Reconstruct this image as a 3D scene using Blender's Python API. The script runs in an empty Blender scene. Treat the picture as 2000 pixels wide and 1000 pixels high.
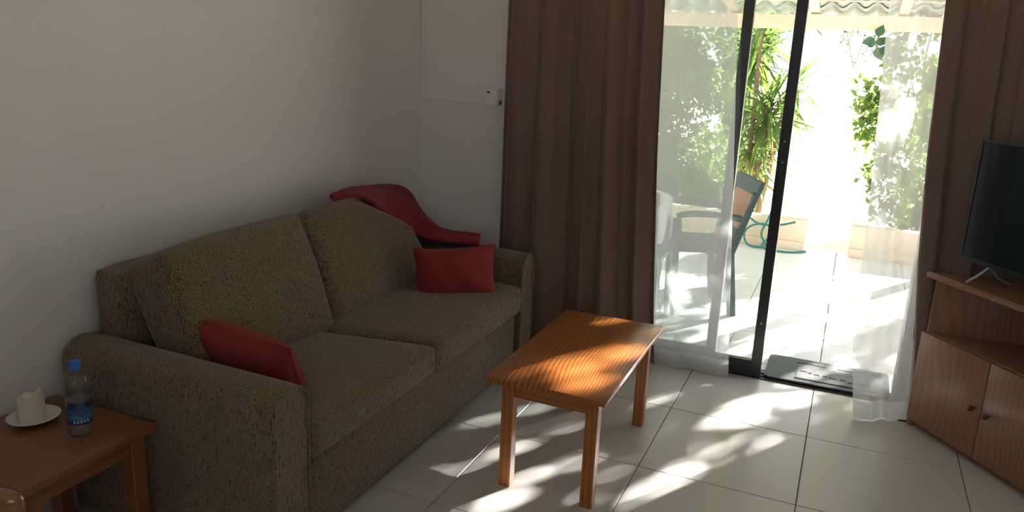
import bpy, bmesh, math, random
from mathutils import Vector, Matrix

sc = bpy.context.scene
COL = sc.collection
rnd = random.Random(7)

# ------------------------------------------------------------------ camera
cam_d = bpy.data.cameras.new('camera')
cam = bpy.data.objects.new('camera', cam_d); COL.objects.link(cam)
CAM_LOC = Vector((0.609, -3.414, 1.588))
YAW, PITCH, ROLL = math.radians(23.017), math.radians(14.70), math.radians(2.472)
fwd = Vector((-math.sin(YAW)*math.cos(PITCH), math.cos(YAW)*math.cos(PITCH), -math.sin(PITCH)))
rgt = Vector((math.cos(YAW), math.sin(YAW), 0)); upv = rgt.cross(fwd)
r2 = rgt*math.cos(ROLL) + upv*math.sin(ROLL)
u2 = -rgt*math.sin(ROLL) + upv*math.cos(ROLL)
cam.matrix_world = Matrix(((r2.x, u2.x, -fwd.x, CAM_LOC.x), (r2.y, u2.y, -fwd.y, CAM_LOC.y),
                           (r2.z, u2.z, -fwd.z, CAM_LOC.z), (0, 0, 0, 1)))
cam_d.sensor_width = 36.0; cam_d.lens = 1531.35/2000*36.0
cam_d.clip_start = 0.05; cam_d.clip_end = 200
sc.camera = cam

# ------------------------------------------------------------------ sky, sun, exposure
SKY = 2.0
world = bpy.data.worlds.new('sky'); sc.world = world; world.use_nodes = True
bg = world.node_tree.nodes['Background']
bg.inputs[0].default_value = (0.83, 0.91, 1.0, 1); bg.inputs[1].default_value = SKY

SUN_AZ, SUN_EL = math.radians(61.0), math.radians(22.0)
to_sun = Vector((math.cos(SUN_AZ)*math.cos(SUN_EL), math.sin(SUN_AZ)*math.cos(SUN_EL), math.sin(SUN_EL)))
sun_d = bpy.data.lights.new('sun', 'SUN'); sun_d.energy = 58.0; sun_d.angle = math.radians(0.53)
sun_d.color = (1.0, 0.955, 0.89)
sun = bpy.data.objects.new('sun', sun_d); COL.objects.link(sun)
sun.rotation_euler = to_sun.to_track_quat('Z', 'Y').to_euler(); sun.location = (6, 9, 6)

def portal(name, loc, sx, sy, rot):          # sampling guide in an opening of the room; gives no light of its own
    d = bpy.data.lights.new(name, 'AREA'); d.shape = 'RECTANGLE'; d.size = sx; d.size_y = sy
    d.cycles.is_portal = True
    o = bpy.data.objects.new(name, d); COL.objects.link(o); o.location = loc; o.rotation_euler = rot
portal('door_daylight', (0.065, 0.80, 1.05), 1.87, 2.1, (math.radians(-90), 0, 0))
portal('window_daylight', (1.025, -4.72, 1.575), 1.55, 1.25, (math.radians(90), 0, 0))

sc.view_settings.view_transform = 'Standard'; sc.view_settings.look = 'None'
sc.view_settings.gamma = 1.0; sc.view_settings.use_curve_mapping = False
sc.view_settings.exposure = 0.50
sc.cycles.use_denoising = True
sc.cycles.max_bounces = 8; sc.cycles.diffuse_bounces = 5; sc.cycles.adaptive_threshold = 0.02; sc.cycles.transparent_max_bounces = 24
sc.cycles.transmission_bounces = 8
sc.cycles.caustics_reflective = False; sc.cycles.caustics_refractive = False

# ------------------------------------------------------------------ material helpers
class NT:
    def __init__(s, name):
        s.m = bpy.data.materials.new(name); s.m.use_nodes = True
        s.t = s.m.node_tree; s.t.nodes.clear()
        s.out = s.n('ShaderNodeOutputMaterial')
    def n(s, typ, **kw):
        nd = s.t.nodes.new(typ)
        for k, v in kw.items():
            if k.startswith('_'): setattr(nd, k[1:], v)
        return nd
    def l(s, a, b): s.t.links.new(a, b)
    def set(s, nd, **kw):
        for k, v in kw.items():
            nd.inputs[k.replace('_', ' ')].default_value = v
        return nd
    def coords(s, scale=(1, 1, 1), rot=(0, 0, 0), kind='Object'):
        tc = s.n('ShaderNodeTexCoord'); mp = s.n('ShaderNodeMapping')
        mp.inputs['Scale'].default_value = scale; mp.inputs['Rotation'].default_value = rot
        s.l(tc.outputs[kind], mp.inputs[0]); return mp.outputs[0]
    def noise(s, vec, scale, detail=3, rough=0.55, dist=0.0):
        nd = s.n('ShaderNodeTexNoise'); s.l(vec, nd.inputs['Vector'])
        nd.inputs['Scale'].default_value = scale; nd.inputs['Detail'].default_value = detail
        nd.inputs['Roughness'].default_value = rough; nd.inputs['Distortion'].default_value = dist
        return nd.outputs['Fac']
    def ramp(s, fac, stops, interp='LINEAR'):
        nd = s.n('ShaderNodeValToRGB'); s.l(fac, nd.inputs[0]); cr = nd.color_ramp; cr.interpolation = interp
        while len(cr.elements) < len(stops): cr.elements.new(0.5)
        for e, (p, c) in zip(cr.elements, stops):
            e.position = p; e.color = (c[0], c[1], c[2], 1) if not isinstance(c, (int, float)) else (c, c, c, 1)
        return nd.outputs[0]
    def mix(s, fac, a, b, mode='MIX'):
        nd = s.n('ShaderNodeMix'); nd.data_type = 'RGBA'; nd.blend_type = mode
        if isinstance(fac, (int, float)): nd.inputs[0].default_value = fac
        else: s.l(fac, nd.inputs[0])
        for i, v in ((6, a), (7, b)):
            if isinstance(v, tuple): nd.inputs[i].default_value = (v[0], v[1], v[2], 1)
            else: s.l(v, nd.inputs[i])
        return nd.outputs[2]
    def bump(s, h, strength=0.3, dist=0.01):
        nd = s.n('ShaderNodeBump'); s.l(h, nd.inputs['Height'])
        nd.inputs['Strength'].default_value = strength; nd.inputs['Distance'].default_value = dist
        return nd.outputs[0]
    def bsdf(s, col, rough=0.5, normal=None, **kw):
        b = s.n('ShaderNodeBsdfPrincipled')
        if isinstance(col, tuple): b.inputs['Base Color'].default_value = (col[0], col[1], col[2], 1)
        else: s.l(col, b.inputs['Base Color'])
        if isinstance(rough, (int, float)): b.inputs['Roughness'].default_value = rough
        else: s.l(rough, b.inputs['Roughness'])
        if normal is not None: s.l(normal, b.inputs['Normal'])
        for k, v in kw.items(): b.inputs[k.replace('_', ' ')].default_value = v
        return b
    def end(s, b): s.l(b.outputs[0], s.out.inputs[0]); return s.m

def simple(name, col, rough=0.5, var=0.12, nscale=30, bump=0.0, bscale=120, **kw):
    t = NT(name); v = t.coords()
    c = t.mix(t.noise(v, nscale), tuple(x*(1-var) for x in col), tuple(min(1, x*(1+var)) for x in col))
    nm = t.bump(t.noise(v, bscale), bump, 0.004) if bump else None
    return t.end(t.bsdf(c, rough, nm, **kw))

def wood(name, lo, mid, hi, axis='y', freq=300.0, rough=0.35, warp=40.0, cross='X', nscale=3.2, line=0.8):
    """growth-ring lines across the board, bent by slow noise into cathedral figures along the grain axis"""
    t = NT(name)
    st = {'x': (0.30, 1, 1), 'y': (1, 0.30, 1), 'z': (1, 1, 0.30)}[axis]
    fs = {'x': (0.03, 1, 1), 'y': (1, 0.03, 1), 'z': (1, 1, 0.03)}[axis]
    sep = t.n('ShaderNodeSeparateXYZ'); t.l(t.coords(), sep.inputs[0])
    nz = t.noise(t.coords(scale=st), nscale, 1.5, 0.4)
    a = t.n('ShaderNodeMath'); a.operation = 'MULTIPLY'; t.l(sep.outputs[cross], a.inputs[0]); a.inputs[1].default_value = freq
    b = t.n('ShaderNodeMath'); b.operation = 'MULTIPLY_ADD'; t.l(nz, b.inputs[0]); b.inputs[1].default_value = warp; t.l(a.outputs[0], b.inputs[2])
    c = t.n('ShaderNodeMath'); c.operation = 'SINE'; t.l(b.outputs[0], c.inputs[0])
    d = t.n('ShaderNodeMapRange'); d.inputs[1].default_value = -1.0; d.inputs[2].default_value = 1.0; t.l(c.outputs[0], d.inputs[0])
    grain = t.ramp(d.outputs[0], [(0.0, hi), (0.5, mid), (1.0, lo)])
    fine = t.noise(t.coords(scale=fs), 220, 2)
    broad = t.noise(t.coords(scale=fs), 14, 2)
    col = t.mix(line, t.ramp(broad, [(0.3, mid), (0.7, hi)]), grain)
    col = t.mix(0.25, col, t.ramp(fine, [(0.3, lo), (0.7, hi)]))
    return t.end(t.bsdf(col, rough, t.bump(fine, 0.06, 0.002), Coat_Weight=0.25, Coat_Roughness=0.2))

def glass_mat(name, tint=(1, 1, 1), base=0.06, rough=0.0):
    t = NT(name)
    tr = t.n('ShaderNodeBsdfTransparent'); tr.inputs[0].default_value = (*tint, 1)
    gl = t.n('ShaderNodeBsdfGlossy'); gl.inputs['Roughness'].default_value = rough
    lw = t.n('ShaderNodeLayerWeight'); lw.inputs[0].default_value = 0.5
    pw = t.n('ShaderNodeMath'); pw.operation = 'POWER'; pw.inputs[1].default_value = 4.0; t.l(lw.outputs['Facing'], pw.inputs[0])
    fr = t.n('ShaderNodeMath'); fr.operation = 'MULTIPLY_ADD'; fr.inputs[1].default_value = 0.8; fr.inputs[2].default_value = base; t.l(pw.outputs[0], fr.inputs[0])
    mx = t.n('ShaderNodeMixShader'); t.l(fr.outputs[0], mx.inputs[0]); t.l(tr.outputs[0], mx.inputs[1]); t.l(gl.outputs[0], mx.inputs[2])
    return t.end(mx)

def leaf_mat(name, c1, c2, trans=0.5, scale=9, rough=0.45):
    t = NT(name); v = t.coords()
    col = t.mix(t.ramp(t.noise(v, scale, 2), [(0.35, 0.0), (0.65, 1.0)]), c1, c2)
    b = t.bsdf(col, rough)
    tl = t.n('ShaderNodeBsdfTranslucent'); t.l(t.mix(0.5, col, (0.20, 0.30, 0.05)), tl.inputs[0])
    mx = t.n('ShaderNodeMixShader'); mx.inputs[0].default_value = trans
    t.l(b.outputs[0], mx.inputs[1]); t.l(tl.outputs[0], mx.inputs[2])
    return t.end(mx)

def sheer_mat(name, transp):
    t = NT(name); uv = t.coords(kind='UV')
    n = t.noise(t.coords(kind='UV', scale=(400, 40, 1)), 1.0, 2)
    fac = t.ramp(n, [(0.3, transp-0.06), (0.7, transp+0.06)])
    df = t.n('ShaderNodeBsdfDiffuse'); df.inputs[0].default_value = (0.86, 0.87, 0.88, 1)
    tl = t.n('ShaderNodeBsdfTranslucent'); tl.inputs[0].default_value = (0.86, 0.87, 0.88, 1)
    m1 = t.n('ShaderNodeMixShader'); m1.inputs[0].default_value = 0.5
    t.l(df.outputs[0], m1.inputs[1]); t.l(tl.outputs[0], m1.inputs[2])
    tr = t.n('ShaderNodeBsdfTransparent')
    m2 = t.n('ShaderNodeMixShader'); t.l(fac, m2.inputs[0]); t.l(m1.outputs[0], m2.inputs[1]); t.l(tr.outputs[0], m2.inputs[2])
    return t.end(m2)

M = {}
# painted wall
t = NT('wall_paint'); v = t.coords()
c = t.mix(t.noise(v, 2.2, 4), (0.81, 0.775, 0.76), (0.86, 0.825, 0.81))
M['wall'] = t.end(t.bsdf(c, 0.85, t.bump(t.noise(v, 190, 3), 0.10, 0.003)))
M['ceiling'] = simple('ceiling_paint', (0.84, 0.83, 0.81), 0.9, 0.03, 3)
# floor tile
t = NT('floor_tile'); v = t.coords()
c = t.mix(t.noise(v, 5, 5), (0.585, 0.56, 0.53), (0.625, 0.60, 0.57))
r = 0.27
M['tile'] = t.end(t.bsdf(c, r, t.bump(t.noise(v, 60, 3), 0.03, 0.002)))
t = NT('terrace_tile'); v = t.coords()
c = t.mix(t.noise(v, 5, 5), (0.60, 0.60, 0.585), (0.70, 0.69, 0.67))
M['terrace_tile'] = t.end(t.bsdf(c, 0.4, t.bump(t.noise(v, 60, 3), 0.05, 0.002)))
M['grout'] = simple('grout', (0.16, 0.15, 0.14), 0.9, 0.2, 60)
# sofa chenille
def sofa_fabric():
    t = NT('sofa_chenille')
    a = t.noise(t.coords(scale=(215, 215, 46)), 1.0, 1, 0.4)
    b = t.noise(t.coords(scale=(330, 330, 220)), 1.0, 2)
    fine = t.ramp(b, [(0.32, (0.085, 0.048, 0.024)), (0.5, (0.178, 0.112, 0.058)), (0.68, (0.315, 0.210, 0.117))])
    fleck = t.ramp(a, [(0.37, 1.0), (0.42, 0.0)])
    big = t.noise(t.coords(), 6, 2)
    col = t.mix(fleck, fine, (0.035, 0.022, 0.013))
    col = t.mix(t.ramp(big, [(0.3, 0.0), (0.8, 0.18)]), col, (0.20, 0.135, 0.070))
    h = t.mix(0.6, b, t.ramp(a, [(0.28, 0.0), (0.45, 1.0)]))
    return t.end(t.bsdf(col, 0.92, t.bump(h, 0.7, 0.006), Sheen_Weight=0.25, Sheen_Roughness=0.5))
M['sofa'] = sofa_fabric()
# red cloth
def red(name, c1, c2, wv=420):
    t = NT(name); v = t.coords(scale=(wv, wv, wv))
    n = t.noise(v, 1.0, 2); b = t.noise(t.coords(), 9, 3)
    col = t.mix(n, c1, c2)
    return t.end(t.bsdf(t.mix(t.ramp(b, [(0.35, 0.0), (0.75, 0.35)]), col, tuple(x*0.72 for x in c1)), 0.9, t.bump(n, 0.35, 0.003), Sheen_Weight=0.08))
M['red_cushion'] = red('red_cushion_cloth', (0.22, 0.015, 0.015), (0.32, 0.029, 0.027))
M['red_throw'] = red('red_throw_cloth', (0.21, 0.011, 0.013), (0.29, 0.019, 0.020), 250)
# curtains
t = NT('brown_curtain'); uv = t.coords(kind='UV', scale=(1, 1, 1))
wv = t.n('ShaderNodeTexWave'); wv.wave_type = 'RINGS'; wv.rings_direction = 'SPHERICAL'
vor = t.n('ShaderNodeTexVoronoi'); vor.inputs['Scale'].default_value = 8.0; vor.inputs['Randomness'].default_value = 0.45; t.l(uv, vor.inputs['Vector'])
mth = t.n('ShaderNodeMath'); mth.operation = 'MULTIPLY'; mth.inputs[1].default_value = 60.0; t.l(vor.outputs['Distance'], mth.inputs[0])
sn = t.n('ShaderNodeMath'); sn.operation = 'SINE'; t.l(mth.outputs[0], sn.inputs[0])
t.t.nodes.remove(wv)
pat = t.ramp(sn.outputs[0], [(0.0, 0.0), (0.85, 0.0), (1.0, 1.0)])
n = t.noise(t.coords(kind='UV', scale=(300, 300, 1)), 1.0, 2)
col = t.mix(n, (0.165, 0.098, 0.068), (0.205, 0.125, 0.088))
col = t.mix(t.mix(0.70, pat, (0, 0, 0)), col, (0.30, 0.21, 0.16))
M['curtain'] = t.end(t.bsdf(col, 0.62, t.bump(pat, 0.12, 0.002), Sheen_Weight=0.35, Sheen_Roughness=0.35))
M['sheer'] = sheer_mat('white_sheer', 0.41)
M['sheer_hem'] = sheer_mat('white_sheer_hem', 0.20)
# woods
PC = ((0.19, 0.050, 0.012), (0.37, 0.120, 0.028), (0.48, 0.175, 0.042))
M['pine_top'] = wood('pine_top', (0.15, 0.036, 0.009), *PC[1:], 'y', 400, 0.28, 190, 'X', 2.2, 0.75)
M['pine_leg'] = wood('pine_leg', *PC, 'z', 330, 0.32, 20, 'X', 4, 0.5)
M['pine_rail'] = wood('pine_rail', *PC, 'x', 330, 0.32, 20, 'Z', 4, 0.5)
M['pine_rail_y'] = wood('pine_rail_y', *PC, 'y', 330, 0.32, 20, 'Z', 4, 0.5)
SC_ = ((0.13, 0.040, 0.014), (0.22, 0.072, 0.025), (0.27, 0.092, 0.033))
M['side_top'] = wood('side_top', *SC_, 'x', 420, 0.35, 25, 'Y', 3, 0.35)
M['side_leg'] = wood('side_leg', *SC_, 'z', 330, 0.35, 20, 'X', 4, 0.4)
M['side_rail'] = wood('side_rail', *SC_, 'x', 330, 0.35, 20, 'Z', 4, 0.4)
M['side_rail_y'] = wood('side_rail_y', *SC_, 'y', 330, 0.35, 20, 'Z', 4, 0.4)
CABC = ((0.19, 0.080, 0.044), (0.28, 0.130, 0.074), (0.33, 0.165, 0.096))
M['cab_v'] = wood('cabinet_wood_upright', *CABC, 'z', 170, 0.4, 120, 'X', 2.4, 0.5)
M['cab_h'] = wood('cabinet_wood_flat', *CABC, 'x', 300, 0.4, 30, 'Y', 2.6, 0.4)
M['knob'] = simple('dark_knob', (0.085, 0.030, 0.018), 0.25)
DC_ = ((0.13, 0.045, 0.016), (0.22, 0.085, 0.032), (0.28, 0.12, 0.05))
M['chair_wood'] = wood('varnished_chair_wood', *DC_, 'z', 250, 0.15, 20, 'X', 3, 0.4)
M['chair_wood_h'] = wood('varnished_chair_rail', *DC_, 'x', 250, 0.15, 20, 'Z', 3, 0.4)
# door etc.
M['black_metal'] = simple('black_aluminium', (0.018, 0.019, 0.022), 0.38, 0.1, 60, Metallic=0.2)
M['pane'] = glass_mat('door_glass', (0.96, 0.98, 0.97))
M['white_plastic'] = simple('white_plastic', (0.86, 0.85, 0.83), 0.4, 0.03)
M['grey_plastic'] = simple('grey_plastic', (0.20, 0.19, 0.19), 0.5, 0.05)
M['black'] = simple('black_plastic', (0.012, 0.012, 0.013), 0.4)
M['tv_screen'] = simple('tv_screen_glass', (0.010, 0.018, 0.023), 0.10, 0.05, Coat_Weight=0.4)
M['tv_body'] = simple('tv_plastic', (0.010, 0.014, 0.017), 0.3)
M['silver'] = simple('silver_grey_metal', (0.36, 0.38, 0.40), 0.35, 0.05, Metallic=0.6)
M['candle'] = simple('candle_wax', (0.78, 0.74, 0.64), 0.5, 0.04, 12, Subsurface_Weight=0.3, Subsurface_Radius=(0.02, 0.015, 0.01))
M['china'] = simple('white_china', (0.74, 0.70, 0.62), 0.22, 0.03, 12)
M['bottle'] = glass_mat('clear_plastic', (0.97, 0.98, 0.99))
M['water'] = glass_mat('water', (0.95, 0.98, 0.99))
M['cap_blue'] = simple('blue_cap', (0.012, 0.16, 0.52), 0.4, 0.1)
t = NT('bottle_label'); v = t.coords(); sx = t.n('ShaderNodeSeparateXYZ'); t.l(v, sx.inputs[0])
mr = t.n('ShaderNodeMapRange'); mr.inputs[1].default_value = 0.035; mr.inputs[2].default_value = 0.095; t.l(sx.outputs[2], mr.inputs[0])
wav = t.noise(t.coords(scale=(60, 60, 25)), 1.0, 2)
ad = t.n('ShaderNodeMath'); ad.operation = 'MULTIPLY_ADD'; ad.inputs[1].default_value = 0.35; t.l(wav, ad.inputs[0]); t.l(mr.outputs[0], ad.inputs[2])
col = t.ramp(ad.outputs[0], [(0.15, (0.008, 0.030, 0.14)), (0.45, (0.012, 0.06, 0.22)), (0.62, (0.10, 0.24, 0.38)), (0.75, (0.03, 0.11, 0.28))])
M['label'] = t.end(t.bsdf(col, 0.4))
M['label_white'] = simple('label_print', (0.45, 0.55, 0.66), 0.5)
# terrace
M['masonry'] = simple('cream_masonry', (0.66, 0.55, 0.40), 0.9, 0.10, 12, 0.3, 70)
M['cream_beam'] = simple('cream_painted_timber', (0.60, 0.48, 0.35), 0.6, 0.05, 9)
M['outer_wall'] = simple('outer_render', (0.74, 0.70, 0.63), 0.9, 0.05, 5, 0.2, 90)
t = NT('roof_sheet'); v = t.coords()
c = t.mix(t.noise(v, 7, 4), (0.42, 0.44, 0.40), (0.55, 0.56, 0.50))
b = t.bsdf(c, 0.6); tl = t.n('ShaderNodeBsdfTranslucent'); tl.inputs[0].default_value = (0.40, 0.46, 0.40, 1)
mx = t.n('ShaderNodeMixShader'); mx.inputs[0].default_value = 0.35; t.l(b.outputs[0], mx.inputs[1]); t.l(tl.outputs[0], mx.inputs[2])
M['roof'] = t.end(mx)
M['ground'] = simple('pale_gravel', (0.62, 0.57, 0.48), 0.95, 0.2, 14, 0.4, 60)
t = NT('mat_rubber'); v = t.coords(scale=(6, 60, 30))
n = t.noise(v, 1.5, 4, 0.6)
c = t.ramp(n, [(0.3, (0.034, 0.042, 0.045)), (0.7, (0.075, 0.088, 0.092))])
M['mat'] = t.end(t.bsdf(c, 0.6, t.bump(n, 0.5, 0.01)))
M['mat_panel'] = simple('mat_panel', (0.11, 0.115, 0.112), 0.6, 0.25, 40, 0.5, 60)
M['mat_dark'] = simple('mat_relief', (0.02, 0.022, 0.024), 0.7)
M['green_plastic'] = simple('dark_green_resin', (0.010, 0.036, 0.040), 0.65, 0.1)
M['resin_grey'] = simple('grey_blue_resin', (0.12, 0.17, 0.20), 0.45, 0.08)
t = NT('woven_back'); v = t.coords(scale=(1, 1, 1))
ck = t.n('ShaderNodeTexChecker'); ck.inputs['Scale'].default_value = 55; t.l(v, ck.inputs[0])
ck.inputs[1].default_value = (0.46, 0.22, 0.10, 1); ck.inputs[2].default_value = (0.22, 0.095, 0.04, 1)
bb = t.bsdf(ck.outputs[0], 0.6, t.bump(ck.outputs[1], 0.5, 0.004))
tl = t.n('ShaderNodeBsdfTranslucent'); tl.inputs[0].default_value = (0.55, 0.30, 0.13, 1)
mx = t.n('ShaderNodeMixShader'); mx.inputs[0].default_value = 0.12; t.l(bb.outputs[0], mx.inputs[1]); t.l(tl.outputs[0], mx.inputs[2])
M['woven'] = t.end(mx)
M['table_cloth'] = simple('white_table_cloth', (0.72, 0.72, 0.74), 0.85, 0.04, 20)
M['table_plastic'] = simple('white_resin', (0.65, 0.65, 0.64), 0.5, 0.04)
M['hose'] = simple('green_hose', (0.015, 0.16, 0.14), 0.4, 0.1)
M['bark'] = simple('bark', (0.20, 0.14, 0.09), 0.95, 0.3, 20, 0.6, 40)
M['yucca'] = leaf_mat('yucca_leaf', (0.03, 0.08, 0.018), (0.12, 0.21, 0.035), 0.35, 3)
M['yucca_dry'] = leaf_mat('yucca_dry_leaf', (0.30, 0.17, 0.07), (0.42, 0.27, 0.12), 0.3, 4)
M['leaf'] = leaf_mat('hedge_leaf', (0.035, 0.085, 0.018), (0.16, 0.27, 0.055), 0.40, 4)
M['vine_leaf'] = leaf_mat('vine_leaf', (0.07, 0.15, 0.03), (0.20, 0.30, 0.07), 0.5, 5)
M['vine_dark'] = leaf_mat('vine_dark_leaf', (0.022, 0.075, 0.045), (0.035, 0.10, 0.05), 0.18, 5)
M['tree_leaf'] = leaf_mat('tree_leaf', (0.06, 0.13, 0.03), (0.14, 0.24, 0.06), 0.25, 4)

# ------------------------------------------------------------------ mesh helpers
ORIG = {}
def prop(o, label=None, cat=None, group=None, kind=None):
    if label: o['label'] = label
    if cat: o['category'] = cat
    if group: o['group'] = group
    if kind: o['kind'] = kind
    return o

def empty(name, loc=(0, 0, 0), label=None, cat=None, group=None, kind=None):
    o = bpy.data.objects.new(name, None); COL.objects.link(o); o.location = loc
    o.empty_display_size = 0.1
    ORIG[o] = Vector(loc); return prop(o, label, cat, group, kind)

def shade(me, angle=None):
    for p in me.polygons: p.use_smooth = True
    if angle is not None:
        try: me.set_sharp_from_angle(angle=math.radians(angle))
        except Exception: pass

def obj(name, bm, mat, parent=None, base=None, smooth=None, label=None, cat=None, group=None, kind=None, local=False):
    """bm in world coordinates (or thing-local if local); the object's origin is its thing's base"""
    o0 = Vector((0, 0, 0))
    if parent is not None: o0 = ORIG[parent]
    elif base is not None: o0 = Vector(base)
    if not local: bmesh.ops.translate(bm, verts=bm.verts, vec=-o0)
    me = bpy.data.meshes.new(name); bm.normal_update(); bm.to_mesh(me); bm.free()
    if smooth is not None: shade(me, smooth)
    mats = mat if isinstance(mat, (list, tuple)) else [mat]
    for m in mats: me.materials.append(M[m] if isinstance(m, str) else m)
    o = bpy.data.objects.new(name, me); COL.objects.link(o)
    if parent is not None: o.parent = parent
    elif base is not None: o.location = base
    ORIG[o] = o0
    return prop(o, label, cat, group, kind)

def copy_tree(o, parent=None):
    c = o.copy(); COL.objects.link(c); c.parent = parent; ORIG[c] = ORIG[o].copy()
    for ch in list(o.children): copy_tree(ch, c)
    return c

def box(lo, hi, bev=0.0, seg=2, bm=None):
    b = bmesh.new()
    bmesh.ops.create_cube(b, size=1.0)
    lo, hi = Vector(lo), Vector(hi)
    for v in b.verts:
        v.co = Vector(((v.co.x+0.5)*(hi.x-lo.x)+lo.x, (v.co.y+0.5)*(hi.y-lo.y)+lo.y, (v.co.z+0.5)*(hi.z-lo.z)+lo.z))
    if bev > 0: bmesh.ops.bevel(b, geom=b.edges[:], offset=bev, segments=seg, profile=0.5, affect='EDGES')
    if bm is None: return b
    return merge(bm, b)

def merge(bm, b):
    mp = {v: bm.verts.new(v.co) for v in b.verts}
    for f in b.faces:
        try: bm.faces.new([mp[v] for v in f.verts])
        except ValueError: pass
    b.free(); return bm

def xform(b, mat):
    bmesh.ops.transform(b, matrix=mat, verts=b.verts); return b

def catmull(pts, n):
    pts = [Vector(p) for p in pts]; out = []
    P = [pts[0]*2-pts[1]] + pts + [pts[-1]*2-pts[-2]]
    for i in range(1, len(P)-2):
        for k in range(n):
            t_ = k/n; a, b, c, d = P[i-1], P[i], P[i+1], P[i+2]
            out.append(0.5*((2*b)+(c-a)*t_+(2*a-5*b+4*c-d)*t_*t_+(3*b-a-3*c+d)*t_**3))
    out.append(pts[-1]); return out

def tube(pts, r, n=8, bm=None, taper=None, cap=True):
    bm = bm or bmesh.new(); pts = [Vector(p) for p in pts]; rings = []
    prev = None
    for i, p in enumerate(pts):
        d = (pts[min(i+1, len(pts)-1)] - pts[max(i-1, 0)]).normalized()
        if prev is None:
            a = Vector((0, 0, 1)) if abs(d.z) < 0.9 else Vector((1, 0, 0))
            x = d.cross(a).normalized()
        else:
            x = (prev - d*prev.dot(d)).normalized()
        prev = x; y = d.cross(x)
        rr = r if taper is None else r*taper[i] if isinstance(taper, list) else r*(1+(taper-1)*i/(len(pts)-1))
        rings.append([bm.verts.new(p + x*rr*math.cos(2*math.pi*k/n) + y*rr*math.sin(2*math.pi*k/n)) for k in range(n)])
    for a, b in zip(rings, rings[1:]):
        for k in range(n): bm.faces.new((a[k], a[(k+1) % n], b[(k+1) % n], b[k]))
    if cap:
        bm.faces.new(rings[0][::-1]); bm.faces.new(rings[-1])
    return bm

def lathe(prof, n=32, loc=(0, 0, 0), bm=None, rfun=None):
    bm = bm or bmesh.new(); loc = Vector(loc); rings = []
    for (r, z) in prof:
        if r < 1e-6: rings.append([bm.verts.new(loc+Vector((0, 0, z)))])
        else:
            ring = []
            for k in range(n):
                a = 2*math.pi*k/n; rr, zz = (r, z) if rfun is None else rfun(r, z, a)
                ring.append(bm.verts.new(loc+Vector((rr*math.cos(a), rr*math.sin(a), zz))))
            rings.append(ring)
    for a, b in zip(rings, rings[1:]):
        for k in range(n):
            k2 = (k+1) % n
            if len(a) == 1 and len(b) == 1: continue
            if len(a) == 1: bm.faces.new((a[0], b[k2], b[k]))
            elif len(b) == 1: bm.faces.new((a[k], a[k2], b[0]))
            else: bm.faces.new((a[k], a[k2], b[k2], b[k]))
    return bm

def prism(poly, z0, z1, bev=0.0, seg=2):
    b = bmesh.new(); vs = [b.verts.new((x, y, z0)) for x, y in poly]
    f = b.faces.new(vs); b.normal_update()
    if f.normal.z > 0: f.normal_flip()
    r = bmesh.ops.extrude_face_region(b, geom=[f])
    for v in [e for e in r['geom'] if isinstance(e, bmesh.types.BMVert)]: v.co.z = z1
    bmesh.ops.recalc_face_normals(b, faces=b.faces)
    if bev: bmesh.ops.bevel(b, geom=b.edges[:], offset=bev, segments=seg, profile=0.5, affect='EDGES')
    return b

def softbox(size, r, puff=(0, 0, 0), cuts=14, crown=2.0):
    """rounded, slightly inflated cushion block centred on the origin"""
    b = bmesh.new(); bmesh.ops.create_cube(b, size=2.0)
    bmesh.ops.subdivide_edges(b, edges=b.edges[:], cuts=cuts, use_grid_fill=True)
    h = Vector(size)/2
    for v in b.verts:
        p = v.co.copy()
        # ease the grid towards the edges
        q = Vector([math.copysign(abs(c)**0.8, c) for c in p])
        s = Vector((q.x*h.x, q.y*h.y, q.z*h.z))
        inner = Vector([max(-(hh-r), min(hh-r, c)) for c, hh in zip(s, h)])
        d = s-inner
        if d.length > 1e-9: s = inner + d.normalized()*r
        for i in range(3):
            j, k = (i+1) % 3, (i+2) % 3
            if abs(p[i]) > 0.3:
                f = (1-abs(q[j])**crown)*(1-abs(q[k])**crown)
                s[i] += math.copysign(puff[i]*max(0, f)*min(1, (abs(p[i])-0.3)/0.7), p[i])
        v.co = s
    return b

def pillow(w, h, th, n=22):
    b = bmesh.new(); g = {}
    for side in (1, -1):
        for i in range(n+1):
            for j in range(n+1):
                u, v = -1+2*i/n, -1+2*j/n
                edge = i in (0, n) or j in (0, n)
                if side < 0 and edge: g[side, i, j] = g[1, i, j]; continue
                f = ((1-abs(u)**2.4)*(1-abs(v)**2.4))
                x = u*w/2*(1-0.07*(1-v*v)*abs(u)**3); y = v*h/2*(1-0.09*(1-u*u)*abs(v)**3)
                wr = 0.004*math.sin(9*u+4*v)*f
                g[side, i, j] = b.verts.new((x, y, side*(th/2*max(0, f)**0.45 + wr)))
        for i in range(n):
            for j in range(n):
                q = [g[side, i, j], g[side, i+1, j], g[side, i+1, j+1], g[side, i, j+1]]
                b.faces.new(q if side > 0 else q[::-1])
    return b

def cloth(fn, nu, nv, name_uv=True, su=1.0, sv=1.0):
    b = bmesh.new(); uvl = b.loops.layers.uv.new('UVMap'); g = []
    for i in range(nu+1):
        g.append([b.verts.new(fn(i/nu, j/nv)) for j in range(nv+1)])
    for i in range(nu):
        for j in range(nv):
            f = b.faces.new((g[i][j], g[i+1][j], g[i+1][j+1], g[i][j+1]))
            for lp, (a, c) in zip(f.loops, ((i, j), (i+1, j), (i+1, j+1), (i, j+1))):
                lp[uvl].uv = (a/nu*su, c/nv*sv)
    return b

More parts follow.
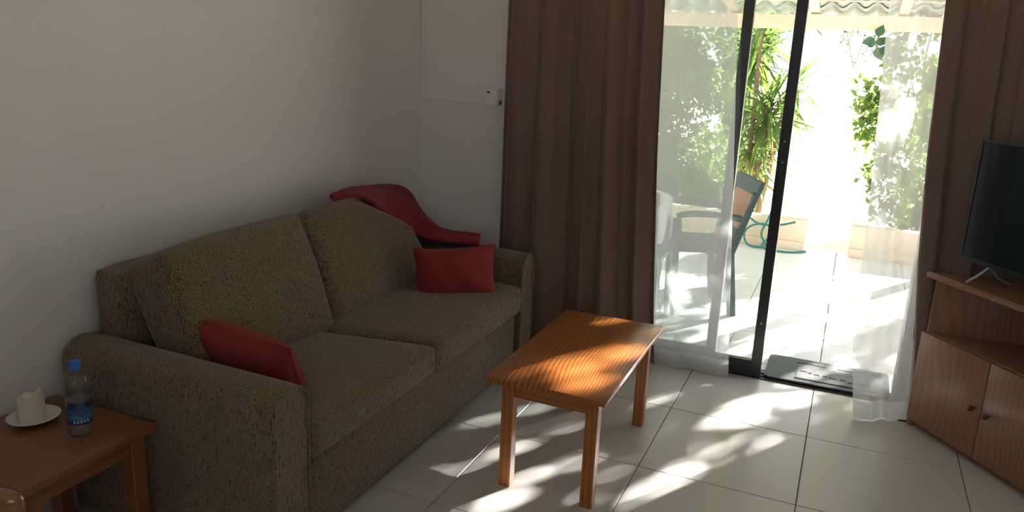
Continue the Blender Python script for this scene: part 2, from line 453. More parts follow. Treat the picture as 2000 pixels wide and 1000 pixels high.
def lerp(a, b, t_): return a+(b-a)*t_
def interp(tab, x):
    if x <= tab[0][0]: return tab[0][1]
    for (a, va), (b, vb) in zip(tab, tab[1:]):
        if x <= b: return lerp(va, vb, (x-a)/(b-a))
    return tab[-1][1]
def smooth_solid(o, th, off=0):
    m = o.modifiers.new('thickness', 'SOLIDIFY'); m.thickness = th; m.offset = off

# ------------------------------------------------------------------ room shell
XL, XR, YF, YB, ZC = -1.684, 1.95, 0.565, -4.60, 2.50
WT = 0.20
DX0, DX1, DZ = -0.87, 1.00, 2.10      # door opening
STR = 'structure'
obj('wall_left', box((XL-WT, YB-WT, 0), (XL, YF+WT, ZC)), 'wall', kind=STR, label='off-white painted wall behind the sofa')
obj('wall_right', box((XR, YB-WT, 0), (XR+WT, YF+WT, ZC)), 'wall', kind=STR, label='off-white painted wall beside the television')
b = box((XL, YF, 0), (DX0, YF+WT, ZC)); box((DX1, YF, 0), (XR, YF+WT, ZC), bm=b); box((DX0, YF, DZ), (DX1, YF+WT, ZC), bm=b)
obj('wall_far', b, 'wall', kind=STR, label='off-white painted wall around the sliding door')
WX0, WX1, WZ0, WZ1 = 0.25, 1.80, 0.95, 2.20
b = box((XL, YB-WT, 0), (WX0, YB, ZC)); box((WX1, YB-WT, 0), (XR, YB, ZC), bm=b)
box((WX0, YB-WT, 0), (WX1, YB, WZ0), bm=b); box((WX0, YB-WT, WZ1), (WX1, YB, ZC), bm=b)
obj('wall_back', b, 'wall', kind=STR, label='off-white painted wall behind the viewer')
obj('ceiling', box((XL-WT, YB-WT, ZC), (XR+WT, YF+WT, ZC+0.15)), 'ceiling', kind=STR, label='plain white ceiling')
w1 = empty('window_1', (1.025, YB-0.1, WZ0), 'black framed window in the wall behind the viewer', kind=STR)
b = box((WX0, YB-0.13, WZ0), (WX1, YB-0.07, WZ0+0.05)); box((WX0, YB-0.13, WZ1-0.05), (WX1, YB-0.07, WZ1), bm=b)
for x in (WX0, 1.0, WX1-0.05): box((x, YB-0.13, WZ0+0.05), (x+0.05, YB-0.07, WZ1-0.05), bm=b)
obj('window_frame', b, 'black_metal', w1)
for x0, x1 in ((WX0+0.05, 1.0), (1.05, WX1-0.05)):
    obj('pane', box((x0, YB-0.103, WZ0+0.05), (x1, YB-0.097, WZ1-0.05)), 'pane', w1)

# floor slab + individual tiles
fl = obj('floor', box((XL, YB, -0.14), (XR, YF+0.005, -0.004)), 'grout', kind=STR, label='pale beige ceramic tiled floor of the room')
def lay(parent, name, x0, x1, y0, y1, size, ox, oy, top, mat, gap=0.004, th=0.012):
    cache = {}
    i0, i1 = math.floor((x0-ox)/size), math.ceil((x1-ox)/size)
    j0, j1 = math.floor((y0-oy)/size), math.ceil((y1-oy)/size)
    for j in range(j0, j1):
        for i in range(i0, i1):
            a0, a1 = max(x0, ox+i*size+gap/2), min(x1, ox+(i+1)*size-gap/2)
            b0, b1 = max(y0, oy+j*size+gap/2), min(y1, oy+(j+1)*size-gap/2)
            if a1-a0 < 0.012 or b1-b0 < 0.012: continue
            key = (round(a1-a0, 4), round(b1-b0, 4))
            if key not in cache:
                bb = box((-(a1-a0)/2, -(b1-b0)/2, -th), ((a1-a0)/2, (b1-b0)/2, 0), 0.0012, 1)
                me = bpy.data.meshes.new(name); bb.to_mesh(me); bb.free(); me.materials.append(M[mat]); cache[key] = me
            o = bpy.data.objects.new(name, cache[key]); COL.objects.link(o); o.parent = parent
            o.location = Vector(((a0+a1)/2, (b0+b1)/2, top)) - ORIG[parent]
lay(fl, 'tile', XL, XR, YB, YF, 0.6, 0.0, 0.0, 0.0, 'tile')

# skirting
obj('baseboard_far', box((XL+0.012, YF-0.012, 0.0005), (DX0-0.02, YF-0.0005, 0.08), 0.002), 'tile', kind=STR, label='beige tile skirting left of the door')
obj('baseboard_left', box((XL+0.0005, YB+0.01, 0.0005), (XL+0.0115, YF-0.001, 0.08), 0.002), 'tile', kind=STR, label='beige tile skirting along the sofa wall')

# sliding door
dr = empty('door_1', (0.065, YF+0.05, 0), 'black aluminium framed sliding glass door standing open on the terrace', kind=STR)
b = box((DX0, YF, 0), (DX0+0.045, YF+0.14, DZ)); box((DX1-0.045, YF, 0), (DX1, YF+0.14, DZ), bm=b)
box((DX0+0.045, YF, DZ-0.045), (DX1-0.045, YF+0.14, DZ), bm=b)
obj('door_frame', b, 'black_metal', dr)
b = box((DX0+0.045, YF-0.002, -0.004), (DX1-0.045, YF+0.010, 0.006))
for y in (0.595, 0.615, 0.645): box((DX0+0.045, y, -0.004), (DX1-0.045, y+0.006, 0.006), bm=b)
box((DX0+0.045, YF+0.01, -0.02), (DX1-0.045, YF+0.14, -0.004), bm=b)
obj('door_track', b, 'black_metal', dr)
def panel(x0, x1, yc, name):
    p = obj(name, (lambda b: (box((x1-0.05, yc-0.02, 0.008), (x1, yc+0.02, DZ-0.05), 0.002, 1, bm=b),
        box((x0+0.05, yc-0.018, 0.008), (x1-0.05, yc+0.018, 0.09), bm=b), box((x0+0.05, yc-0.018, DZ-0.12), (x1-0.05, yc+0.018, DZ-0.05), bm=b), b)[-1])(
        box((x0, yc-0.02, 0.008), (x0+0.05, yc+0.02, DZ-0.05), 0.002, 1)), 'black_metal', dr)
    obj('pane', box((x0+0.045, yc-0.003, 0.085), (x1-0.045, yc+0.003, DZ-0.115)), 'pane', p)
    return p
sl = panel(-0.62, 0.334, 0.585, 'sliding_panel')
panel(-0.82, 0.091, 0.64, 'fixed_panel')
for z in (0.30, 1.12, 1.22):
    obj('screw', xform(lathe([(0, 0), (0.005, 0.001), (0.006, 0.003)], 10), Matrix.Translation((0.309, 0.5622, z)) @ Matrix.Rotation(math.radians(-90), 4, 'X')), 'silver', sl)

# ------------------------------------------------------------------ curtains
def fold(x, z, seed, k=1.0):
    return (0.75*math.sin(x*38*k+seed+0.8*math.sin(x*9+seed)) + 0.45*math.sin(x*17*k+1.7*seed+0.5*z) + 0.16*math.sin(x*71*k+2.3*seed-0.4*z) + 0.12*math.sin(3*z+x*9))
rail_t = obj('curtain_rail', (lambda b: (tube([(-1.35, 0.510, 2.33), (1.55, 0.510, 2.33)], 0.010, 12, bm=b),
    [box((x-0.012, 0.43, 2.325), (x+0.012, YF-0.0005, 2.355), bm=b) for x in (-1.3, 0.07, 1.5)], b)[-1])(tube([(-1.35, 0.445, 2.33), (1.55, 0.445, 2.33)], 0.013, 12)),
    'silver', base=(0.1, 0.5, 2.33), smooth=40, label='double metal curtain rail above the sliding door', cat='curtain rail')
def brown(name, L, R, y0, label, seed, amp, ybot=0.0, zb=0.015):
    def f(u, v):
        z = lerp(2.3165, zb, v); x = lerp(interp(L, z), interp(R, z), u)
        a = amp*(0.55+0.45*v)
        y = y0 + ybot*v + a*fold(u*0.85, z, seed)
        return Vector((x + 0.008*math.sin(u*60+seed), y, z))
    o = obj(name, cloth(f, 190, 40, su=0.95, sv=2.3), 'curtain', base=(lerp(L[0][1], R[0][1], 0.5), y0, 0), smooth=180, label=label, cat='curtain', group='brown drapes at the terrace door')
    smooth_solid(o, 0.0025); return o
brown('curtain', [(0, -1.13), (2.3, -1.112)], [(0, -0.185), (0.34, -0.215), (1.13, -0.262), (1.84, -0.29), (2.3, -0.30)], 0.420,
      'brown patterned drape hanging between the wall switch and the sheer', 0.6, 0.042)
brown('curtain', [(0, 1.03), (0.13, 1.015), (0.73, 0.945), (1.23, 0.905), (1.86, 0.875), (2.3, 0.86)], [(0, 1.62), (2.3, 1.60)], 0.462,
      'dark brown drape hanging behind the television', 2.2, 0.022)
def sheer(name, L, R, yf, label, seed, amp, zb, nf, hem=0.085):
    def f(u, v):
        z = lerp(2.3195, zb, v); x = lerp(interp(L, z), interp(R, z), u)
        a = amp*(0.5+0.5*v)
        return Vector((x, yf(u, z) + a*(0.65*math.sin(u*nf+seed) + 0.35*math.sin(u*nf*1.7+seed*2+z)), z))
    root = obj(name, cloth(f, 120, 44, su=1.0, sv=2.3), 'sheer', base=(lerp(L[0][1], R[0][1], 0.5), yf(0.5, 0), 0), smooth=180,
               label=label, cat='sheer curtain', group='white sheers at the terrace door')
    v0 = 1-(hem)/(2.3195-zb)
    obj('hem', cloth(lambda u, v: f(u, lerp(v0, 1, v)) + Vector((0, -0.0015, 0)), 120, 3), 'sheer_hem', root, smooth=180)
    return root
sheer('sheer_curtain', [(0, -0.62), (2.3, -0.62)], [(0, 0.185), (0.11, 0.175), (1.0, 0.10), (1.85, 0.028), (2.3, 0.0)],
      lambda u, z: 0.508, 'white sheer hanging in front of the closed door panel', 0.4, 0.010, 0.004, 26)
sheer('sheer_curtain', [(0, 0.785), (0.35, 0.735), (1.0, 0.712), (1.86, 0.668), (2.3, 0.65)], [(0, 1.02), (0.4, 0.985), (1.23, 0.93), (2.3, 0.93)],
      lambda u, z: 0.508 - (0.225-0.13*u)*max(0, 1-z/1.7)**1.35, 'white sheer bunched at the open doorway beside the brown drape', 1.3, 0.020, 0.004, 13)

# ------------------------------------------------------------------ sofa
so = empty('sofa', (-1.23, -0.80, 0), 'brown flecked fabric two-seat sofa against the left wall', 'sofa')
SX0, SXF = -1.665, -0.80
def arm(ya, yb, yfa, yfb, name='arm'):
    # rounded-top profile swept from back to front, outer side drawing in a little
    b = bmesh.new(); rings = []
    prof = []
    for k in range(21):
        a = math.pi*k/20; prof.append((-math.cos(a)*0.5, 0.085*math.sin(a)**0.8))
    st = [(SX0, 0.80), (SX0+0.010, 0.93), (SX0+0.035, 1.0), (-1.3, 1.0), (-1.0, 1.0), (SXF-0.03, 1.0), (SXF-0.008, 0.985), (SXF, 0.93)]
    for x, s in st:
        t_ = (x-SX0)/(SXF-SX0); a, c = lerp(ya, yfa, t_), lerp(yb, yfb, t_); m, w = (a+c)/2, (c-a)
        ring = [Vector((x, m-w*0.5*s*0.985, 0.03)), Vector((x, m-w*0.5*s, 0.28))]
        ring += [Vector((x, m+py*w*s, 0.525+0.012*(1-t_)+pz*s)) for py, pz in prof]
        ring += [Vector((x, m+w*0.5*s, 0.28)), Vector((x, m+w*0.5*s*0.985, 0.03))]
        rings.append([b.verts.new(p) for p in ring])
    for r0, r1 in zip(rings, rings[1:]):
        n_ = len(r0)
        for k in range(n_): b.faces.new((r0[k], r0[(k+1) % n_], r1[(k+1) % n_], r1[k]))
    b.faces.new(rings[0]); b.faces.new(rings[-1][::-1])
    bmesh.ops.recalc_face_normals(b, faces=b.faces)
    o = obj(name, b, 'sofa', so, smooth=38)
    # front facing panel with piped edge
    a, c = yfa, yfb; m, w = (a+c)/2, (c-a)*0.965
    pts = [Vector((SXF+0.002, m-w/2, 0.035)), Vector((SXF+0.002, m-w/2, 0.30))] + [Vector((SXF+0.002, m+py*w, 0.523+pz*0.95)) for py, pz in prof] + \
          [Vector((SXF+0.002, m+w/2, 0.30)), Vector((SXF+0.002, m+w/2, 0.035))]
    obj('arm_piping', tube(pts, 0.005, 6), 'sofa', o, smooth=60)
    return o
arm(-1.805, -1.635, -1.795, -1.636)
arm(0.035, 0.195, 0.035, 0.190)
obj('base', box((-1.64, -1.632, 0.03), (-0.840, 0.031, 0.318), 0.012, 3), 'sofa', so, smooth=40)
obj('seat_rail_panel', box((-0.836, -1.630, 0.034), (-0.822, 0.029, 0.306), 0.010, 3), 'sofa', so, smooth=40)
b = softbox((0.15, 1.74, 0.68), 0.035, (0.0, 0, 0.004), 12)
obj('back_frame', xform(b, Matrix.Translation((-1.590, -0.79, 0.49))), 'sofa', so, smooth=60)
for x in (-1.60, -0.86):
    for y in (-1.72, 0.11):
        obj('foot', box((x-0.03, y-0.03, 0.0), (x+0.03, y+0.03, 0.031), 0.003, 1), 'black', so)
def split(x): return -0.84 - 0.13*min(1, max(0, (-0.80-x)/0.38))
def seat(y0, y1, side):
    b = softbox((0.60, y1-y0, 0.140), 0.030, (0.010, 0.0, 0.016), 22, 2.6)
    for v in b.verts:
        p = v.co; x = p.x-1.085; t_ = (p.y+(y1-y0)/2)/(y1-y0)
        if side == 'L': y = lerp(y0, split(x)-0.004, t_)
        else: y = lerp(split(x)+0.004, y1, t_)
        z = p.z+0.392
        if z > 0.39: z += 0.022*(-0.80-x)/0.4 * max(0, min(1, (z-0.39)/0.05))
        if side == 'L' and z > 0.39: z -= 0.014*max(0, t_-0.5)*2
        v.co = (x, y, z)
    obj('seat_cushion', b, 'sofa', so, smooth=180)
seat(-1.632, -0.84, 'L'); seat(-0.84, 0.031, 'R')
def backc(y0, y1, top, side):
    w = y1-y0
    b = softbox((0.19, w, 0.50), 0.040, (0.022, 0.0, 0.008), 22, 2.8)
    ang = math.radians(-24)
    for v in b.verts:
        p = v.co.copy(); t_ = p.y/w+0.5
        if side == 'R':      # slumps away towards the arm
            p.z -= 0.215*max(0, (t_-0.46)/0.54)**1.25*max(0, (p.z+0.25)/0.5)
            p.y += 0.06*max(0, -p.z/0.25)*t_
        else:
            p.z -= 0.012*max(0, 0.35-t_)/0.35*max(0, (p.z+0.25)/0.5)
            p.y += 0.02*max(0, 0.5-t_)*max(0, -p.z/0.25)
        p.y -= 0.05*max(0, -p.z/0.25)*(1-abs(t_-0.5)*0.6)*(1 if side == 'L' and t_ > 0.5 else (1 if side == 'R' and t_ < 0.5 else 0))
        q = Matrix.Rotation(ang, 3, 'Y') @ p
        v.co = (q.x-1.392, q.y+(y0+y1)/2, q.z+top)
    obj('back_cushion', b, 'sofa', so, smooth=180)
backc(-1.620, -0.877, 0.655, 'L'); backc(-0.873, -0.115, 0.655, 'R')

# red scatter cushions and throw
def place_pillow(name, w, h, th, loc, xdir, ydir, label):
    x = Vector(xdir).normalized(); y = Vector(ydir); y = (y-x*y.dot(x)).normalized(); z = x.cross(y)
    b = pillow(w, h, th)
    m = Matrix(((x.x, y.x, z.x, 0), (x.y, y.y, z.y, 0), (x.z, y.z, z.z, 0), (0, 0, 0, 1)))
    xform(b, m)
    p = obj(name, b, 'red_cushion', base=loc, smooth=180, label=label, cat='cushion', group='red scatter cushions', local=True)
    # stitched seam round the rim
    pts = []
    n = 12
    for k in range(n): pts.append((-1+2*k/n, -1))
    for k in range(n): pts.append((1, -1+2*k/n))
    for k in range(n): pts.append((1-2*k/n, 1))
    for k in range(n+1): pts.append((-1, 1-2*k/n))
    pp = [m @ Vector((u*w/2*(1-0.07*(1-v*v)*abs(u)**3), v*h/2*(1-0.09*(1-u*u)*abs(v)**3), 0)) for u, v in pts]
    obj('seam', tube(pp, 0.0028, 5), 'red_cushion', p, smooth=60, local=True)
    return p
place_pillow('scatter_cushion', 0.395, 0.245, 0.14, (-1.015, -0.262, 0.570), (0.29, 0.262, 0.006), (-0.05, 0.10, 1.0),
             'red cushion standing at the right arm of the sofa')
place_pillow('scatter_cushion', 0.46, 0.33, 0.15, (-1.15, -1.495, 0.525), (0.47, -0.015, -0.03), (0.02, -0.26, 0.55),
             'red cushion tucked behind the left arm of the sofa')
U = [(-1.60, -0.42, 0.872), (-1.60, -0.27, 0.885), (-1.59, -0.13, 0.882), (-1.58, 0.02, 0.875), (-1.55, 0.12, 0.858), (-1.50, 0.135, 0.825), (-1.45, 0.154, 0.735),
     (-1.36, 0.165, 0.662), (-1.27, 0.16, 0.640), (-1.19, 0.16, 0.640), (-1.09, 0.16, 0.638)]
Lw = [(-1.47, -0.58, 0.895), (-1.44, -0.47, 0.912), (-1.41, -0.40, 0.885), (-1.395, -0.30, 0.812), (-1.39, -0.19, 0.742), (-1.375, -0.06, 0.668), (-1.33, -0.015, 0.640),
      (-1.24, -0.02, 0.632), (-1.15, 0.00, 0.630), (-1.09, 0.02, 0.632), (-1.045, 0.05, 0.632)]
Uc, Lc = catmull(U, 5), catmull(Lw, 5)
def thr(u, v):
    k = u*(len(Uc)-1); i = min(int(k), len(Uc)-2); f = k-i
    a, c = Uc[i].lerp(Uc[i+1], f), Lc[i].lerp(Lc[i+1], f)
    p = a.lerp(c, v)
    bul = math.sin(math.pi*v)
    p += Vector((0.012, -0.02, 0.022))*bul + Vector((0, -0.004, 0.006))*math.sin(v*11+u*5)*(0.3+bul)
    return p
o = obj('throw_blanket', cloth(thr, 50, 18), 'red_throw', base=(-1.4, -0.1, 0.8), smooth=180, label='red throw blanket draped over the sofa back onto its right arm', cat='blanket')
smooth_solid(o, 0.022, -0.6)
bm_ = o.modifiers.new('soft', 'SUBSURF'); bm_.levels = 1; bm_.render_levels = 1

# ------------------------------------------------------------------ coffee table
ct = empty('coffee_table', (-0.256, -0.60, 0), 'varnished pine coffee table in front of the sofa', 'table')
b = box((-0.489, -1.035, 0.428), (-0.036, -0.162, 0.45), 0.004, 2)
obj('table_top', b, 'pine_top', ct, smooth=40)
for x in (-0.440, -0.118):
    for y in (-0.985, -0.262):
        obj('leg', box((x, y, 0), (x+0.046, y+0.046, 0.4275), 0.002, 1), 'pine_leg', ct)
for y in (-0.974, -0.240): obj('apron', box((-0.3935, y, 0.362), (-0.1185, y+0.018, 0.4275), 0.0015, 1), 'pine_rail', ct)
for x in (-0.432, -0.098): obj('apron', box((x, -0.9385, 0.362), (x+0.018, -0.2625, 0.4275), 0.0015, 1), 'pine_rail_y', ct)

# side table
stb = empty('side_table', (-1.425, -2.055, 0), 'square brown wooden side table beside the sofa arm', 'table')
obj('table_top', box((-1.645, -2.272, 0.425), (-1.205, -1.840, 0.45), 0.006, 2), 'side_top', stb, smooth=40)
for x in (-1.620, -1.278):
    for y in (-2.245, -1.915):
        obj('leg', box((x, y, 0), (x+0.048, y+0.048, 0.4245), 0.002, 1), 'side_leg', stb)
for y in (-2.232, -1.896): obj('apron', box((-1.5715, y, 0.368), (-1.2785, y+0.018, 0.4245), 0.0015, 1), 'side_rail', stb)
for x in (-1.612, -1.255): obj('apron', box((x, -2.1965, 0.368), (x+0.018, -1.9155, 0.4245), 0.0015, 1), 'side_rail_y', stb)

# saucer and candle
sp = (-1.532, -1.995, 0.4505)
obj('saucer', lathe([(0, 0.001), (0.034, 0), (0.038, 0.003), (0.055, 0.008), (0.071, 0.016), (0.073, 0.018), (0.070, 0.0185), (0.052, 0.0115), (0.036, 0.007), (0, 0.006)], 40, sp),
    'china', base=sp, smooth=180, label='white china saucer under the candle', cat='saucer')
cp = (sp[0]+0.004, sp[1]-0.006, sp[2]+0.0075)
cd = empty('candle', cp, 'burnt-down thick white candle standing on the saucer', 'candle')
def rimz(r, z, a):
    if z > 0.06:
        top = 0.074 + 0.026*max(0, math.cos(a-math.radians(20)))**1.6 + 0.003*math.sin(5*a)
        return r, (top if z > 0.085 else top-0.012 if z > 0.07 else 0.060)
    return r*(1+0.02*math.sin(3*a)), z
obj('wax', lathe([(0, 0), (0.036, 0), (0.037, 0.004), (0.0355, 0.05), (0.0355, 0.075), (0.0335, 0.09), (0.028, 0.09), (0.024, 0.075), (0.010, 0.0605), (0, 0.0605)], 36, cp, rfun=rimz), 'candle', cd, smooth=60)
obj('wick', tube([(cp[0], cp[1], cp[2]+0.0595), (cp[0]+0.001, cp[1], cp[2]+0.066), (cp[0]+0.004, cp[1]-0.002, cp[2]+0.071)], 0.0014, 6), 'black', cd)

# water bottle
bp = (-1.345, -1.984, 0.4505)
bt = empty('water_bottle', bp, 'clear plastic water bottle with blue cap on the side table', 'bottle')
prof = [(0, 0.004), (0.022, 0.0), (0.031, 0.003), (0.0345, 0.012), (0.0345, 0.034), (0.0335, 0.037), (0.0335, 0.088), (0.0345, 0.092), (0.033, 0.102), (0.0345, 0.110), (0.0325, 0.120),
        (0.0315, 0.132), (0.033, 0.142), (0.0365, 0.152), (0.0370, 0.160), (0.0345, 0.170), (0.026, 0.186), (0.017, 0.199), (0.0135, 0.204), (0.0135, 0.209)]
obj('bottle_body', lathe(prof, 40, bp), 'bottle', bt, smooth=180)
obj('water', lathe([(0, 0.006), (0.03, 0.006), (0.0335, 0.014), (0.0335, 0.034), (0.0325, 0.038), (0.0325, 0.088), (0.0335, 0.092), (0.032, 0.102), (0.0330, 0.108), (0, 0.108)], 36, bp), 'water', bt, smooth=60)
lb = obj('bottle_label', lathe([(0.0339, 0.039), (0.0341, 0.040), (0.0341, 0.086), (0.0339, 0.087)], 40, bp), 'label', bt, smooth=180)
for k in range(5):
    a = math.radians(-62+k*15)
    b = box((-0.0025, -0.0004, -0.005), (0.0025, 0.0004, 0.004))
    xform(b, Matrix.Translation((bp[0]+0.0345*math.cos(a), bp[1]+0.0345*math.sin(a), bp[2]+0.050)) @ Matrix.Rotation(a+math.pi/2, 4, 'Z'))
    obj('label_print', b, 'label_white', lb)
b = lathe([(0, 0.226), (0.0145, 0.226), (0.0158, 0.224), (0.0158, 0.207), (0.0162, 0.2065), (0.0162, 0.202), (0.0145, 0.202)], 32, bp, rfun=lambda r, z, a: (r*(1+(0.012*math.cos(16*a) if 0.206 < z < 0.2255 else 0)), z))
obj('cap', b, 'cap_blue', bt, smooth=40)

# ------------------------------------------------------------------ wall switch and trunking
sw = empty('fused_switch', (-1.228, YF-0.018, 1.338), 'white fused switch box on the wall beside the brown drape', 'switch')
obj('back_box', box((-1.268, YF-0.046, 1.295), (-1.182, YF-0.0008, 1.381), 0.003, 2), 'white_plastic', sw, smooth=40)
obj('face_plate', box((-1.272, YF-0.056, 1.291), (-1.186, YF-0.0465, 1.377), 0.003, 2), 'white_plastic', sw, smooth=40)
obj('indicator', box((-1.246, YF-0.0575, 1.358), (-1.229, YF-0.0562, 1.366)), 'black', sw)
obj('rocker', box((-1.241, YF-0.0585, 1.320), (-1.224, YF-0.0562, 1.348), 0.0008, 1), 'white_plastic', sw)
for x in (-1.262, -1.199):
    obj('screw', xform(lathe([(0, 0.0012), (0.0035, 0.001), (0.0035, 0)], 10), Matrix.Translation((x, YF-0.0562, 1.334)) @ Matrix.Rotation(math.radians(90), 4, 'X')), 'grey_plastic', sw)
obj('cable_entry', box((-1.1815, YF-0.030, 1.298), (-1.178, YF-0.010, 1.318)), 'black', sw)
tk = empty('cable_trunking', (-1.674, YF-0.01, 1.30), 'thin white cable trunking running from the corner to the switch box', 'trunking')
obj('upright_run', box((XL+0.0015, YF-0.012, 1.312), (XL+0.0175, YF-0.0008, ZC-0.002), 0.0015, 1), 'white_plastic', tk)
obj('level_run', box((XL+0.0015, YF-0.012, 1.298), (-1.2735, YF-0.0008, 1.3115), 0.0015, 1), 'white_plastic', tk)

# ------------------------------------------------------------------ television unit
TN = Vector((-0.79, -0.614, 0)).normalized(); TT = Vector((0.614, -0.79, 0)).normalized()
P0 = Vector((1.024, 0.343, 0))
TVM = Matrix(((TT.x, -TN.x, 0, P0.x), (TT.y, -TN.y, 0, P0.y), (0, 0, 1, 0), (0, 0, 0, 1)))   # local x along the front, y into the corner
tvu = empty('tv_cabinet', P0, 'wooden television cabinet with two doors standing across the corner', 'cabinet')
tvu.matrix_world = TVM
def inner(px, py):  # world xy of local
    return TVM @ Vector((px, py, 0))
W = 0.76
loc = lambda wx, wy: tuple((TVM.inverted() @ Vector((wx, wy, 0))).xy)
BL, BR = loc(1.42, 0.405), loc(1.86, 0.30)
BR2 = loc(1.88, -0.10)
def cabplate(x0, x1, z0, z1, y0=0.0, ins=0.0, bev=0.002):
    return prism([(x0, y0), (x1, y0), (BR2[0]-ins, BR2[1]-ins), (BR[0]-ins, BR[1]-ins), (BL[0]+ins, BL[1]-ins)], z0, z1, bev, 1)
obj('cabinet_top', cabplate(-0.064, W+0.034, 0.696, 0.722, bev=0.004), 'cab_h', tvu, smooth=40, local=True)
obj('shelf', cabplate(-0.020, W-0.010, 0.440, 0.458, 0.018, 0.02), 'cab_h', tvu, local=True)
obj('bottom', cabplate(-0.020, W-0.010, 0.060, 0.078, 0.020, 0.02), 'cab_h', tvu, local=True)
def wallseg(a, c, z0, z1, th=0.018):
    a, c = Vector((a[0], a[1], 0)), Vector((c[0], c[1], 0)); d = (c-a).normalized(); n_ = Vector((-d.y, d.x, 0))*th
    return prism([tuple(a.xy), tuple(c.xy), tuple((c+n_).xy), tuple((a+n_).xy)], z0, z1)
obj('side_panel', wallseg((-0.020, 0.020), (BL[0]+0.01, BL[1]-0.02), 0.03, 0.6955, -0.018), 'cab_v', tvu, local=True)
obj('side_panel', wallseg((W-0.010, 0.020), (BR2[0]-0.01, BR2[1]-0.02), 0.03, 0.6955), 'cab_v', tvu, local=True)
obj('back_panel', wallseg((BL[0]+0.012, BL[1]-0.022), (BR[0]-0.012, BR[1]-0.02), 0.03, 0.6955, -0.010), 'cab_v', tvu, local=True)
obj('plinth', box((-0.015, 0.03, 0.0), (W-0.015, 0.048, 0.0595)), 'cab_h', tvu, local=True)
obj('corner_block', box((-0.028, 0.004, 0.0), (-0.004, 0.028, 0.030), 0.002, 1), 'cab_h', tvu, local=True)
for x0, x1, kx in ((-0.030, 0.3485, 0.310), (0.3515, W-0.002, 0.388)):
    d = obj('door', box((x0, 0.0, 0.032), (x1, 0.018, 0.452), 0.003, 2), 'cab_v', tvu, smooth=40, local=True)
    k = lathe([(0, 0.024), (0.008, 0.0235), (0.013, 0.019), (0.0135, 0.015), (0.009, 0.009), (0.006, 0.006), (0.006, 0)], 20)
    obj('knob', xform(k, Matrix.Translation((kx, -0.0002, 0.238)) @ Matrix.Rotation(math.radians(90), 4, 'X')), 'knob', d, smooth=60, local=True)
tv = empty('television', tuple(inner(0.40, 0.13).xy)+(0.7225,), 'black flat-screen television on the wooden cabinet', 'television')
tv.matrix_world = Matrix.Translation((0, 0, 0.7225)) @ TVM @ Matrix.Translation((0.480, 0.062, 0))
tx = 0.44
obj('tv_body', box((-tx, 0.002, 0.085), (tx, 0.030, 0.590), 0.004, 2), 'tv_body', tv, smooth=40, local=True)
obj('screen', box((-tx+0.009, -0.0005, 0.102), (tx-0.009, 0.0015, 0.582)), 'tv_screen', tv, local=True)
b = box((-tx, -0.004, 0.5825), (tx, 0.002, 0.591)); box((-tx, -0.004, 0.084), (tx, 0.002, 0.1015), bm=b)
box((-tx, -0.004, 0.1015), (-tx+0.0088, 0.002, 0.5825), bm=b); box((tx-0.0088, -0.004, 0.1015), (tx, 0.002, 0.5825), bm=b)
obj('bezel', b, 'tv_body', tv, local=True)
for sx in (-0.30, 0.30):
    b = tube([(sx, 0.016, 0.08), (sx-0.015, -0.02, 0.04), (sx-0.035, -0.055, 0.007)], 0.007, 8, taper=0.9)
    tube([(sx, 0.016, 0.08), (sx+0.01, 0.06, 0.035), (sx+0.02, 0.115, 0.007)], 0.007, 8, bm=b, taper=0.9)
    obj('stand_leg', b, 'silver', tv, smooth=60, local=True)

# cable on the floor behind the sheer
obj('power_cable', tube(catmull([(0.98, 0.38, 0.004), (1.02, 0.39, 0.004), (1.06, 0.42, 0.004), (1.12, 0.44, 0.004), (1.3, 0.44, 0.004)], 5), 0.0035, 6), 'black', base=(1.1, 0.42, 0), smooth=60,
    label='black cable lying on the floor beside the television cabinet', cat='cable')

# ------------------------------------------------------------------ dining chair at the lower left corner of the view
dc = empty('dining_chair', (-0.675, -2.965, 0), 'varnished brown wooden chair cut off at the lower left corner', 'chair')
for sx in (-0.19, 0.19):
    o = obj('back_post', tube(catmull([(sx, 0.19, 0), (sx, 0.17, 0.42), (sx, 0.19, 0.7), (sx, 0.215, 0.80)], 6), 0.019, 12), 'chair_wood', dc, smooth=60, local=True)
    obj('leg', tube([(sx*1.02, -0.19, 0), (sx, -0.18, 0.425)], 0.019, 12, taper=1.1), 'chair_wood', dc, smooth=60, local=True)
obj('seat', box((-0.215, -0.21, 0.426), (0.215, 0.165, 0.450), 0.010, 3), 'chair_wood_h', dc, smooth=40, local=True)
b = softbox((0.44, 0.034, 0.085), 0.016, (0.0, 0.0, 0.006), 12)
obj('top_rail', xform(b, Matrix.Translation((0, 0.216, 0.822))), 'chair_wood_h', dc, smooth=60, local=True)
for z in (0.55, 0.66): obj('back_slat', box((-0.175, 0.172, z), (0.175, 0.188, z+0.05), 0.004, 2), 'chair_wood_h', dc, local=True)
for sx in (-0.19, 0.19): obj('stretcher', tube([(sx, -0.17, 0.2), (sx, 0.17, 0.2)], 0.010, 8), 'chair_wood_h', dc, smooth=60, local=True)
dc.rotation_euler = (0, 0, math.radians(20))

